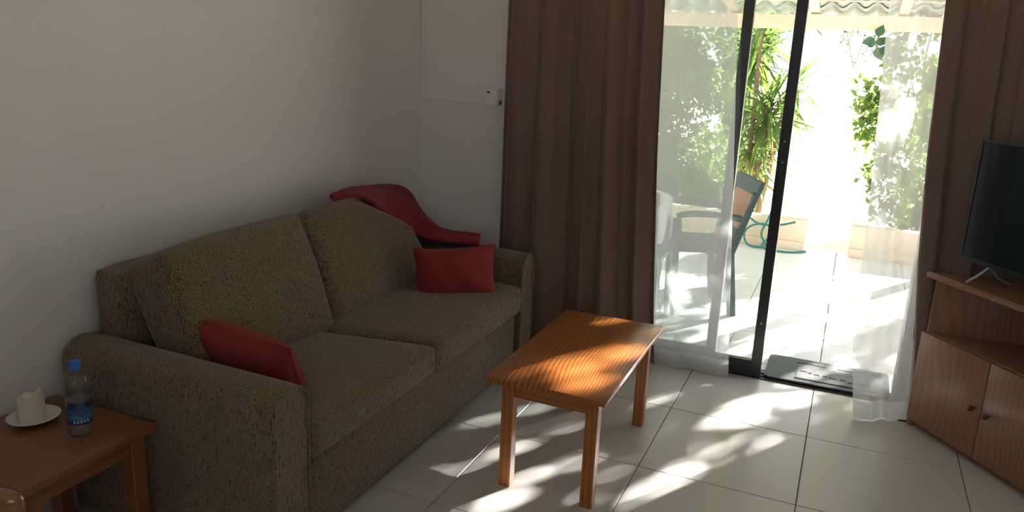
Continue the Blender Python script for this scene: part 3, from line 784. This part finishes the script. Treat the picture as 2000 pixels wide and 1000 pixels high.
# ------------------------------------------------------------------ terrace
ORX = 1.60
tf = obj('terrace_floor', box((-3.2, YF+0.141, -0.14), (3.4, 3.86, -0.006)), 'grout', kind=STR, label='pale tiled terrace floor outside the door')
lay(tf, 'tile', -3.2, 3.4, YF+0.145, 3.86, 0.5, 0.11, -0.2, -0.002, 'terrace_tile', 0.005)
obj('garden_ground', box((-60, 3.861, -0.5), (60, 110, -0.10)), 'ground', kind=STR, label='sunlit pale garden ground beyond the terrace')
b = box((-60, -60, -0.5), (-3.201, 3.861, -0.10)); box((3.401, -60, -0.5), (60, 3.861, -0.10), bm=b); box((-3.2, -60, -0.5), (3.4, -4.9, -0.10), bm=b)
obj('yard_ground', b, 'ground', kind=STR, label='pale ground around the house')
for x0, x1, lab in ((-3.2, 0.34, 'low cream wall at the terrace edge with the green hose in front'), (0.70, 3.4, 'low cream wall at the terrace edge behind the right sheer')):
    w_ = empty('parapet_wall', ((x0+x1)/2, 3.80, 0), lab, 'low wall', 'low walls along the terrace edge')
    obj('wall_body', box((x0, 3.74, -0.0015), (x1, 3.855, 0.262), 0.006, 2), 'masonry', w_, smooth=40)
    obj('foot_course', box((x0, 3.70, -0.0015), (x1, 3.7395, 0.07), 0.006, 2), 'masonry', w_, smooth=40)
# roof over the terrace
bmN = empty('roof_beam', (-0.3, 3.75, 1.86), 'cream painted beam carrying the terrace roof edge', 'beam')
obj('beam_body', box((-3.2, 3.71, 1.858), (ORX, 3.80, 1.972), 0.003, 1), 'cream_beam', bmN)
obj('beam_post', box((-3.15, 3.71, 0.2625), (-3.06, 3.80, 1.8575), 0.003, 1), 'cream_beam', bmN)
obj('beam_post', box((ORX-0.09, 3.715, 0.2625), (ORX, 3.795, 1.8575), 0.003, 1), 'cream_beam', bmN)
def zr(y): return 2.03 + (3.75-y)*0.14
RAFT = [(-2.46, 'cream rafter farthest left under the terrace roof'), (-1.81, 'cream rafter second from the left under the terrace roof'), (-1.16, 'cream rafter over the patio table under the terrace roof'),
        (-0.51, 'cream rafter above the closed door panel under the terrace roof'), (0.144, 'cream rafter seen beside the black door stile at the top'), (0.798, 'cream rafter seen through the right sheer'), (1.45, 'cream rafter at the right end of the terrace roof')]
for x, lab in RAFT:
    b = bmesh.new()
    y0, y1 = YF+WT+0.001, 3.86
    q = [(x, y0, zr(y0)-0.09), (x+0.072, y0, zr(y0)-0.09), (x+0.072, y1, zr(y1)-0.09), (x, y1, zr(y1)-0.09)]
    lo_ = [b.verts.new((p[0], p[1], max(p[2], 1.9725) if p[1] > 3 else p[2])) for p in q]; hi_ = [b.verts.new((p[0], p[1], p[2]+0.060)) for p in q]
    b.faces.new(lo_[::-1]); b.faces.new(hi_)
    for i in range(4): b.faces.new((lo_[i], lo_[(i+1) % 4], hi_[(i+1) % 4], hi_[i]))
    obj('rafter', b, 'cream_beam', base=(x, 2.3, 2.2), label=lab, cat='rafter', group='rafters of the terrace roof')
for y, lab in ((3.36, 'cream batten across the rafters at the roof edge'), (2.2, 'cream batten across the middle of the terrace roof'), (1.1, 'cream batten across the terrace roof by the house')):
    obj('roof_batten', box((-3.2, y, zr(y)-0.030), (ORX, y+0.05, zr(y)-0.024)), 'cream_beam', base=(0, y, zr(y)), label=lab, cat='batten', group='battens of the terrace roof')
def sheet(name, y0, y1, dz, lab):
    def f(u, v):
        x = lerp(-3.25, ORX+0.05, u); y = lerp(y0, y1, v)
        return Vector((x, y, zr(y)+dz+0.024*math.cos(2*math.pi*(x-0.299)/0.168)))
    o = obj(name, cloth(f, 360, 6), 'roof', base=(0, (y0+y1)/2, zr(y0)), smooth=180, label=lab, cat='roof sheet', group='corrugated sheets of the terrace roof')
    smooth_solid(o, 0.006)
sheet('roof_sheet', YF+WT, 3.76, 0.012, 'grey corrugated sheet over the terrace, upper of two')
sheet('roof_sheet', 3.62, 4.05, -0.006, 'grey corrugated sheet at the eave, lower of two')

# doormat
dm = empty('doormat', (0.64, 0.75, 0), 'dark grey rubber doormat on the doorstep', 'doormat')
def matpoly(x0, x1, y0, y1, r):
    P = []
    for cx, cy, a0 in ((x1-r, y1-r, 0), (x0+r, y1-r, 90), (x0+r, y0+r, 180), (x1-r, y0+r, 270)):
        for k in range(5):
            a = math.radians(a0+22.5*k); P.append((cx+r*math.cos(a), cy+r*math.sin(a)))
    return P
MY0, MY1 = 0.585, 0.930
obj('mat_body', prism(matpoly(0.350, 0.950, MY0, MY1, 0.03), 0.0075, 0.0175, 0.002, 1), 'mat', dm, smooth=40)
obj('mat_panel', prism(matpoly(0.505, 0.905, 0.640, 0.850, 0.006), 0.0176, 0.0195, 0.0006, 1), 'mat_panel', dm)
for x0, x1, y in ((0.50, 0.91, 0.628), (0.50, 0.64, 0.854), (0.70, 0.91, 0.854)):
    obj('mat_border', box((x0, y, 0.0177), (x1, y+0.007, 0.0205)), 'mat_dark', dm)
for k, (x, w_, y) in enumerate(((0.520, 0.035, 0.735), (0.562, 0.018, 0.722), (0.59, 0.028, 0.712), (0.632, 0.022, 0.716), (0.664, 0.04, 0.705), (0.716, 0.03, 0.70), (0.757, 0.035, 0.688))):
    obj('relief_mark', box((x, y, 0.0196), (x+w_, y+0.010+0.006*(k % 3), 0.0215), 0.0006, 1), 'mat_dark', dm)
obj('relief_mark', xform(tube([(0.022*math.cos(a*math.pi/8), 0.016*math.sin(a*math.pi/8), 0) for a in range(17)], 0.003, 6), Matrix.Translation((0.83, 0.70, 0.0215))), 'mat_dark', dm)

# patio table with cloth
PT = Vector((-0.785, 1.44, 0))
pt = empty('patio_table', PT, 'round white plastic table under a white cloth on the terrace', 'table')
obj('table_top', lathe([(0, 0.690), (0.38, 0.690), (0.395, 0.700), (0.395, 0.712), (0.38, 0.717), (0, 0.717)], 40, PT), 'table_plastic', pt, smooth=40)
obj('pedestal', lathe([(0, 0.02), (0.045, 0.02), (0.05, 0.06), (0.032, 0.12), (0.032, 0.60), (0.06, 0.689), (0, 0.689)], 20, PT), 'table_plastic', pt, smooth=40)
for a in (45, 135, 225, 315):
    dx, dy = math.cos(math.radians(a)), math.sin(math.radians(a))
    obj('foot', tube([(PT.x+dx*0.03, PT.y+dy*0.03, 0.06), (PT.x+dx*0.24, PT.y+dy*0.24, 0.018)], 0.018, 8), 'table_plastic', pt, smooth=60)
def tc_r(r, z, a):
    if z < 0.70:
        f = (0.719-z)/0.30
        return r + 0.016*f*math.sin(9*a)+0.008*f*math.sin(17*a+1), z+0.01*math.sin(4*a)*f
    return r, z
obj('tablecloth', lathe([(0, 0.7225), (0.2, 0.7225), (0.385, 0.7225), (0.40, 0.719), (0.406, 0.70), (0.41, 0.62), (0.412, 0.55), (0.412, 0.475)], 96, PT, rfun=tc_r), 'table_cloth',
    base=PT, smooth=60, label='white cloth draped over the round patio table', cat='tablecloth')

# resin chairs on the terrace (local: faces -y, back towards +y)
def resin_chair(name, label, body, arms=True):
    r = empty(name, (0, 0, 0), label, 'chair', 'plastic chairs on the terrace')
    obj('seat', softbox((0.44, 0.42, 0.045), 0.018, (0, 0, -0.006), 10), body, r, smooth=60, local=True)
    r.children[0].location = (0, 0, 0.42)
    # backrest frame: raked panel with curved top, woven insert
    rk = lambda z: 0.19 + 0.30*(z-0.40)
    b = bmesh.new()
    def slab(x0, x1, z0, z1, th=0.030):
        c8 = []
        for (x, z) in ((x0, z0), (x1, z0), (x1, z1), (x0, z1)):
            c8.append((x, rk(z)-th/2, z)); c8.append((x, rk(z)+th/2, z))
        vs = [b.verts.new(p) for p in c8]
        for f in ((0, 2, 4, 6), (1, 7, 5, 3), (0, 1, 3, 2), (2, 3, 5, 4), (4, 5, 7, 6), (6, 7, 1, 0)): b.faces.new([vs[i] for i in f])
    slab(-0.225, -0.185, 0.40, 0.80); slab(0.185, 0.225, 0.40, 0.80); slab(-0.235, 0.235, 0.78, 0.865); slab(-0.2, 0.2, 0.45, 0.55)
    bmesh.ops.recalc_face_normals(b, faces=b.faces)
    obj('back_frame', b, body, r, local=True)
    b = bmesh.new()
    vs = [b.verts.new((x, rk(z)+o_, z)) for o_ in (-0.006, 0.006) for (x, z) in ((-0.186, 0.545), (0.186, 0.545), (0.186, 0.785), (-0.186, 0.785))]
    for f in ((0, 1, 2, 3), (7, 6, 5, 4), (0, 4, 5, 1), (1, 5, 6, 2), (2, 6, 7, 3), (3, 7, 4, 0)): b.faces.new([vs[i] for i in f])
    bmesh.ops.recalc_face_normals(b, faces=b.faces)
    obj('woven_panel', b, 'woven', r, local=True)
    for s in (-1, 1):
        x = s*0.215
        b = prism([(x-0.016, 0.15), (x+0.016, 0.15), (x+0.016, 0.20), (x-0.016, 0.20)], 0.0, 0.43)
        for v in b.verts:
            if v.co.z < 0.1: v.co.y += 0.05; v.co.x += 0.02*s
        obj('leg', b, body, r, local=True)
        b = prism([(x-0.016, -0.20), (x+0.016, -0.20), (x+0.016, -0.15), (x-0.016, -0.15)], 0.0, 0.62 if arms else 0.43)
        for v in b.verts:
            if v.co.z < 0.1: v.co.x += 0.02*s
        obj('leg', b, body, r, local=True)
        if not arms: continue
        b = tube(catmull([(x, 0.225, 0.63), (x+0.02*s, 0.10, 0.65), (x+0.02*s, -0.10, 0.655), (x, -0.18, 0.63)], 4), 0.020, 8)
        obj('armrest', b, body, r, smooth=60, local=True)
    return r
ch1 = resin_chair('resin_chair', 'dark green plastic chair with brown woven back facing the patio table', 'green_plastic')
ch1.location = (-0.26, 1.674, -0.002); ch1.rotation_euler = (0, 0, math.radians(-65))
ch2 = resin_chair('resin_chair', 'grey-blue plastic chair with its back to the sheer beside the patio table', 'resin_grey', False)
ch2.location = (-0.56, 1.16, -0.002); ch2.rotation_euler = (0, 0, math.radians(180))

# garden hose
pts = [(-0.16, 3.66, 0.275), (-0.08, 3.66, 0.215), (0.0, 3.655, 0.20), (0.14, 3.65, 0.22), (0.25, 3.66, 0.255)]
loop = [(0.06, 3.66, 0.40), (0.02, 3.66, 0.25), (-0.02, 3.65, 0.12), (0.03, 3.60, 0.03), (-0.03, 3.58, 0.012), (-0.12, 3.60, 0.02), (-0.165, 3.65, 0.10), (-0.11, 3.66, 0.18), (0.02, 3.65, 0.205), (0.06, 3.64, 0.12),
        (0.0, 3.60, 0.03), (0.06, 3.56, 0.008), (0.18, 3.54, 0.008), (0.28, 3.58, 0.008), (0.36, 3.66, 0.008)]
b = tube(catmull(pts, 8), 0.009, 8); tube(catmull(loop, 8), 0.009, 8, bm=b)
obj('garden_hose', b, 'hose', base=(0, 3.63, 0), smooth=60, label='green garden hose looped against the low cream wall', cat='hose')

# ------------------------------------------------------------------ planting
def blade(L, w, droop, n=7, fold_=0.35):
    """strap leaf along +x, drooping in -z, folded down the middle"""
    b = bmesh.new(); rows = []
    for i in range(n+1):
        s = i/n; ww = w*(0.55+0.9*s if s < 0.35 else 0.865*(1-((s-0.35)/0.65)**1.8)+0.0)
        x = L*s*(1-0.15*droop*s); z = -droop*L*0.55*s*s
        if i == n: rows.append([b.verts.new((x, 0, z))])
        else: rows.append([b.verts.new((x, -ww/2, z+fold_*ww*0.5)), b.verts.new((x, 0, z)), b.verts.new((x, ww/2, z+fold_*ww*0.5))])
    for a, c in zip(rows, rows[1:]):
        if len(c) == 1:
            b.faces.new((a[0], a[1], c[0])); b.faces.new((a[1], a[2], c[0]))
        else:
            b.faces.new((a[0], a[1], c[1], c[0])); b.faces.new((a[1], a[2], c[2], c[1]))
    me = bpy.data.meshes.new('leaf'); b.to_mesh(me); b.free(); shade(me); return me
LEAFM = {}
for k, (L, w, d) in enumerate(((0.64, 0.044, 0.45), (0.74, 0.040, 0.85), (0.60, 0.050, 0.2), (0.70, 0.036, 1.2))):
    for mn in ('yucca', 'yucca_dry'):
        me = blade(L, w, d); me.materials.append(M[mn]); LEAFM[k, mn] = me
def yucca(loc, heads, label):
    y = empty('yucca_plant', loc, label, 'plant', 'yuccas behind the low wall')
    loc = Vector(loc)
    for (hx, hy, hz, n, sc_, dry) in heads:
        h = loc+Vector((hx, hy, hz))
        obj('trunk', tube(catmull([loc+Vector((hx*0.3, hy*0.3, -0.1)), loc+Vector((hx*0.6, hy*0.6, hz*0.5)), h], 6), 0.036 if hz < 1.6 else 0.022, 10), 'bark', y, smooth=60)
        for k in range(n):
            kind = rnd.randrange(4); el = math.asin(rnd.uniform(-0.75, 0.97)); az = k*2.399+rnd.uniform(-0.3, 0.3)
            mn = 'yucca_dry' if el < -0.45 and rnd.random() < dry else 'yucca'
            o = bpy.data.objects.new('leaf', LEAFM[kind, mn]); COL.objects.link(o); o.parent = y
            o.rotation_euler = (rnd.uniform(-0.3, 0.3), -el, az)
            s = sc_*rnd.uniform(0.8, 1.15); o.scale = (s, s, s)
            o.location = (hx, hy, hz+rnd.uniform(-0.22, 0.10))
    return y
yucca((-0.28, 4.45, -0.1), [(0.12, 0.0, 1.28, 95, 1.0, 0.3), (-0.04, 0.12, 1.85, 70, 1.0, 0.2), (0.04, -0.02, 0.85, 75, 0.85, 0.5), (0.28, 0.30, 1.45, 36, 0.9, 0.2), (-0.02, -0.05, 2.15, 22, 1.15, 0.0)],
      'tall yucca with long strap leaves seen between the black door stiles')

def leafcluster(name, parent, centers, n, size, mat, spread, base_label=None, seed=1, kind='stuff', shell=False, keep=None):
    """many small folded leaves as one foliage mesh"""
    r = random.Random(seed); verts, faces = [], []
    for k in range(n):
        c, rad = centers[r.randrange(len(centers))]
        while True:
            p = Vector((r.uniform(-1, 1), r.uniform(-1, 1), r.uniform(-1, 1)))
            if 0.02 < p.length < 1: break
        if shell: p = p.normalized()*(p.length**0.4)
        p = Vector((c[0]+p.x*rad[0], c[1]+p.y*rad[1], c[2]+p.z*rad[2]))
        if keep and not keep(p): continue
        d = Vector((r.gauss(0, 1), r.gauss(0, 1), r.gauss(-0.3, 0.8))).normalized()
        a = d.orthogonal().normalized(); a.rotate(Matrix.Rotation(r.uniform(0, 6.28), 3, d)); n_ = d.cross(a)
        s = size*r.uniform(0.6, 1.25); w = s*0.30
        i = len(verts)
        verts += [p, p+d*s*0.35+a*w+n_*w*0.35, p+d*s*0.75+a*w*0.75+n_*w*0.25, p+d*s, p+d*s*0.75-a*w*0.75+n_*w*0.25, p+d*s*0.35-a*w+n_*w*0.35]
        faces += [(i, i+1, i+2, i+3), (i, i+3, i+4, i+5)]
    o0 = ORIG[parent]
    me = bpy.data.meshes.new(name); me.from_pydata([v-o0 for v in verts], [], faces); me.update()
    me.materials.append(M[mat]); o = bpy.data.objects.new(name, me); COL.objects.link(o); o.parent = parent; ORIG[o] = o0.copy()
    if kind: o['kind'] = kind
    return o

def shrub(name, loc, blobs, n, size, mat, label, group, seed, cat='shrub'):
    s = empty(name, loc, label, cat, group); loc = Vector(loc); r = random.Random(seed)
    cs = []
    for (c, rad) in blobs:
        c = loc+Vector(c)
        for k in range(9):
            q = Vector((r.uniform(-.7, .7)*rad[0], r.uniform(-.7, .7)*rad[1], r.uniform(-.7, .7)*rad[2]))
            cs.append((c+q, (rad[0]*0.42, rad[1]*0.42, rad[2]*0.42)))
    b = bmesh.new()
    for k in range(7):
        c, _ = cs[r.randrange(len(cs))]
        tube(catmull([loc+Vector((r.uniform(-.08, .08), r.uniform(-.08, .08), -0.05)), loc.lerp(c, 0.5)+Vector((r.uniform(-.1, .1), 0, .1)), c], 4), 0.022, 6, bm=b, taper=0.3)
    obj('stem', b, 'bark', s, smooth=60)
    leafcluster('foliage', s, cs, n, size, mat, 1, seed=seed)
    return s
G = 'garden shrubs beyond the terrace'
shrub('garden_shrub', (-1.25, 5.9, -0.1), [((0, 0, 0.9), (0.85, 0.5, 0.9)), ((-0.1, 0.1, 1.7), (0.7, 0.5, 0.60)), ((0.15, 0, 0.35), (0.75, 0.4, 0.45))], 21000, 0.065, 'leaf', 'dense green shrub behind the patio table seen through the left sheer', G, 11)
shrub('garden_shrub', (-2.95, 5.4, -0.1), [((0, 0, 0.8), (0.8, 0.5, 0.8)), ((0.2, 0.2, 1.6), (0.7, 0.5, 0.7))], 4200, 0.085, 'leaf', 'dense green shrub at the far left end of the low wall', G, 12)
shrub('garden_shrub', (-0.60, 7.0, -0.1), [((-0.05, 0, 0.7), (0.35, 0.4, 0.7)), ((-0.15, 0, 1.6), (0.40, 0.4, 0.7))], 8000, 0.065, 'leaf', 'narrow green shrub directly behind the yucca', G, 13)
shrub('garden_shrub', (1.50, 5.6, -0.1), [((0.10, 0, 0.75), (0.55, 0.5, 0.75)), ((0.12, 0.1, 1.6), (0.50, 0.5, 0.6)), ((0.1, 0, 0.3), (0.5, 0.4, 0.4))], 15000, 0.060, 'vine_leaf', 'light green shrub beyond the right low wall seen through the sheer', G, 14)

# climber hanging from the beam at the right
vn = empty('climbing_vine', (0.95, 3.92, 0), 'leafy climber hanging beside the right sheer at the terrace opening', 'vine')
vp = []
for k, (x, y, zt, zb) in enumerate(((0.82, 3.93, 1.86, 1.15), (0.88, 3.95, 1.95, 0.75), (0.98, 3.93, 1.95, 0.35), (1.06, 3.95, 1.9, 0.4), (0.67, 3.95, 1.40, 1.0), (0.80, 3.97, 1.3, 0.55), (0.92, 3.97, 1.0, 0.25))):
    pts = [(x+0.04*math.sin(3*i+k), y+0.03*math.cos(2*i+k), lerp(zt, zb, i/5)) for i in range(6)]
    vp += [(Vector(p), (0.085, 0.07, 0.12)) for p in pts]
    obj('vine_stem', tube(catmull(pts, 4), 0.006, 6), 'bark', vn, smooth=60)
leafcluster('foliage', vn, vp, 1500, 0.070, 'vine_leaf', 1, seed=21)
def broad_leaf(s):
    b = bmesh.new(); n = 10; left, right, mid = [], [], []
    for i in range(n+1):
        t_ = i/n; w = 0.46*math.sin(math.pi*t_**0.75)*(1-0.25*t_); z = -0.12*t_*t_
        mid.append(b.verts.new((t_*s, 0, z*s)))
        if 0 < i < n:
            left.append(b.verts.new((t_*s, w*s, (z+0.10*w)*s))); right.append(b.verts.new((t_*s, -w*s, (z+0.10*w)*s)))
    for side, sg in ((left, 1), (right, -1)):
        seq = [mid[0]] + side + [mid[-1]]
        for i in range(n):
            q = [mid[i], mid[i+1], seq[i+1], seq[i]]
            q = list(dict.fromkeys(q))
            if len(q) >= 3: b.faces.new(q if sg > 0 else q[::-1])
    me = bpy.data.meshes.new('leaf'); b.to_mesh(me); b.free(); shade(me); me.materials.append(M['vine_dark']); return me
BL_ = broad_leaf(0.105)
tw = empty('vine_shoot', (0.70, 3.69, 1.85), 'dark broad-leaved shoot hanging below the beam', 'vine')
obj('shoot_stem', tube(catmull([(0.73, 3.695, 1.857), (0.69, 3.68, 1.83), (0.665, 3.67, 1.77), (0.68, 3.665, 1.71), (0.72, 3.66, 1.66)], 5), 0.004, 6), 'bark', tw, smooth=60)
for (x, z, az, tilt, s) in ((0.672, 1.815, 75, 20, 0.9), (0.655, 1.79, 200, 60, 0.95), (0.665, 1.76, 25, -55, 0.85), (0.665, 1.75, 160, -20, 0.85), (0.675, 1.73, -60, -75, 1.1), (0.70, 1.70, 10, -35, 0.95), (0.70, 1.76, 40, -10, 0.8)):
    o = bpy.data.objects.new('leaf', BL_); COL.objects.link(o); o.parent = tw
    o.location = Vector((x, 3.665, z))-Vector((0.70, 3.69, 1.85)); a = math.radians(tilt)
    # leaves face the house
    o.rotation_euler = (math.radians(70), -math.radians(az), 0); o.scale = (s, s, s)

# loose twigs above the garden opening
lt = empty('overhanging_branch', (0.55, 4.0, 1.9), 'thin leafy twigs hanging above the garden opening', 'branch')
tc_ = []
b = bmesh.new()
for k in range(6):
    x = 0.42+k*0.055; L = rnd.uniform(0.08, 0.35)
    pts = [(x+0.04*math.sin(k), 4.0+0.006*k, 1.972), (x+rnd.uniform(-.05, .05), 4.0+0.006*k, 1.9), (x+rnd.uniform(-.08, .08), 4.0+0.006*k, 1.9-L)]
    tube(catmull(pts, 4), 0.003, 5, bm=b); tc_ += [(Vector(p), (0.05, 0.05, 0.09)) for p in catmull(pts, 3)[2:]]
obj('twig', b, 'bark', lt)
leafcluster('foliage', lt, tc_, 120, 0.030, 'leaf', 1, seed=31)

# shade tree whose crown dapples the sun
D = 7.5
tb = Vector((0.30, 0.57, 0.0)) + Vector((math.cos(SUN_AZ), math.sin(SUN_AZ), 0))*D
tr = empty('shade_tree', (tb.x, tb.y, -0.1), 'leafy tree standing in the garden right of the terrace', 'tree')
zc = D*math.tan(SUN_EL)+0.80
cs = []
r_ = random.Random(5)
for k in range(240):
    while True:
        p = Vector((r_.uniform(-1, 1), r_.uniform(-1, 1), r_.uniform(-1, 1)))
        if p.length < 1: break
    cs.append((Vector((tb.x+p.x*2.0, tb.y+p.y*1.5, zc+p.z*1.5)), (0.40, 0.40, 0.34)))
b = tube(catmull([(tb.x+0.2, tb.y, -0.15), (tb.x+0.1, tb.y+0.1, 1.2), (tb.x, tb.y, 2.4), (tb.x, tb.y, 4.0)], 5), 0.11, 10, taper=0.5)
for k in range(14):
    c = cs[k*6][0]; tube(catmull([(tb.x, tb.y, 2.2+0.10*k), Vector((tb.x, tb.y, 2.5+0.10*k)).lerp(c, 0.5)+Vector((0, 0, 0.1)), c], 4), 0.035, 6, bm=b, taper=0.25)
obj('trunk', b, 'bark', tr, smooth=60)
# crown holes cut to aim the sun patches (offset across the sun, height, relative size)
SUN_GAPS = [(-0.09, 0.20, 1.0), (-0.15, 0.11, 1.1), (-0.24, 0.18, 1.0), (-0.25, 0.12, 1.0), (-0.23, 0.06, 1.0), (-0.31, 0.04, 1.0), (-0.41, 0.04, 0.9), (-0.10, 0.29, 1.0), (-0.19, 0.29, 0.8), (-0.19, 0.37, 1.0), (-0.26, 0.26, 0.8), (-0.37, 0.25, 0.8), (-0.28, 0.39, 0.8), (-0.35, 0.35, 0.8), (-0.45, 0.40, 1.2), (-0.44, 0.36, 1.0), (-0.52, 0.22, 0.8), (0.07, 0.25, 0.8), (-0.28, 0.51, 0.9), (-0.22, 0.45, 0.6), (-0.40, 0.47, 0.8), (-0.46, 0.56, 1.0), (-0.39, 0.51, 0.8), (-0.51, 0.50, 0.7), (0.34, 0.59, 1.0), (0.34, 0.47, 1.0), (0.25, 0.66, 0.7), (0.06, 0.72, 1.0), (0.07, 0.69, 1.1), (0.08, 0.65, 1.1), (0.06, 0.59, 1.0), (-0.14, 0.63, 1.1), (-0.13, 0.59, 1.0), (-0.13, 0.57, 0.9), (-0.20, 0.74, 1.0), (-0.23, 0.70, 0.8), (-0.29, 0.52, 1.0), (-0.37, 0.61, 0.8), (0.11, 0.83, 0.8), (-0.00, 0.83, 0.8), (-0.07, 0.84, 0.9), (-0.14, 0.95, 1.0), (-0.14, 0.91, 1.0), (-0.26, 0.94, 0.7), (-0.12, 1.04, 1.0), (-0.10, 1.01, 0.9), (-0.14, 1.08, 0.9), (-0.24, 1.02, 1.0), (-0.27, 1.07, 1.0), (-0.38, 1.07, 1.0), (-0.31, 1.06, 0.9), (0.35, 0.45, 0.6), (0.29, 0.44, 0.7), (0.36, 0.56, 0.7), (0.26, 0.50, 0.5), (0.25, 0.29, 0.5), (-0.47, 1.33, 1.1), (-0.51, 1.30, 0.8), (-0.43, 1.26, 0.9), (-0.45, 0.92, 1.0), (-0.45, 0.85, 1.0), (-0.49, 0.84, 0.7), (-0.48, 0.51, 0.9), (-0.49, 0.56, 0.9), (-0.47, 0.45, 0.8), (-0.51, 0.74, 0.6), (-0.18, -0.13, 1.0)]
SUN_GAPS = [(a, h, s*(1.3 if h > 0.8 and a > -0.4 else 1.0)) for a, h, s in SUN_GAPS]
for k in range(70): SUN_GAPS.append((r_.uniform(0.45, 2.2)*r_.choice((-1, 1)), r_.uniform(-0.6, 2.2), r_.uniform(0.6, 1.3)))
for k in range(40): SUN_GAPS.append((r_.uniform(-1.5, 1.5), r_.uniform(-1.0, 0.0), r_.uniform(0.8, 2.2)))
sx_, sy_, te_ = math.cos(SUN_AZ), math.sin(SUN_AZ), math.tan(SUN_EL)
def in_crown(p):
    dx, dy = p.x-0.30, p.y-0.57
    a, h = -dx*sy_+dy*sx_, p.z-(dx*sx_+dy*sy_)*te_
    if h < 0.0 and r_.random() < 0.55: return False  # lower crown thinned to let more sun onto the terrace
    return all((a-g[0])**2+((h-g[1])*0.93)**2 > (0.035*g[2]+0.012)**2 for g in SUN_GAPS)
leafcluster('foliage', tr, cs, 23000, 0.09, 'tree_leaf', 1, seed=41, keep=in_crown)
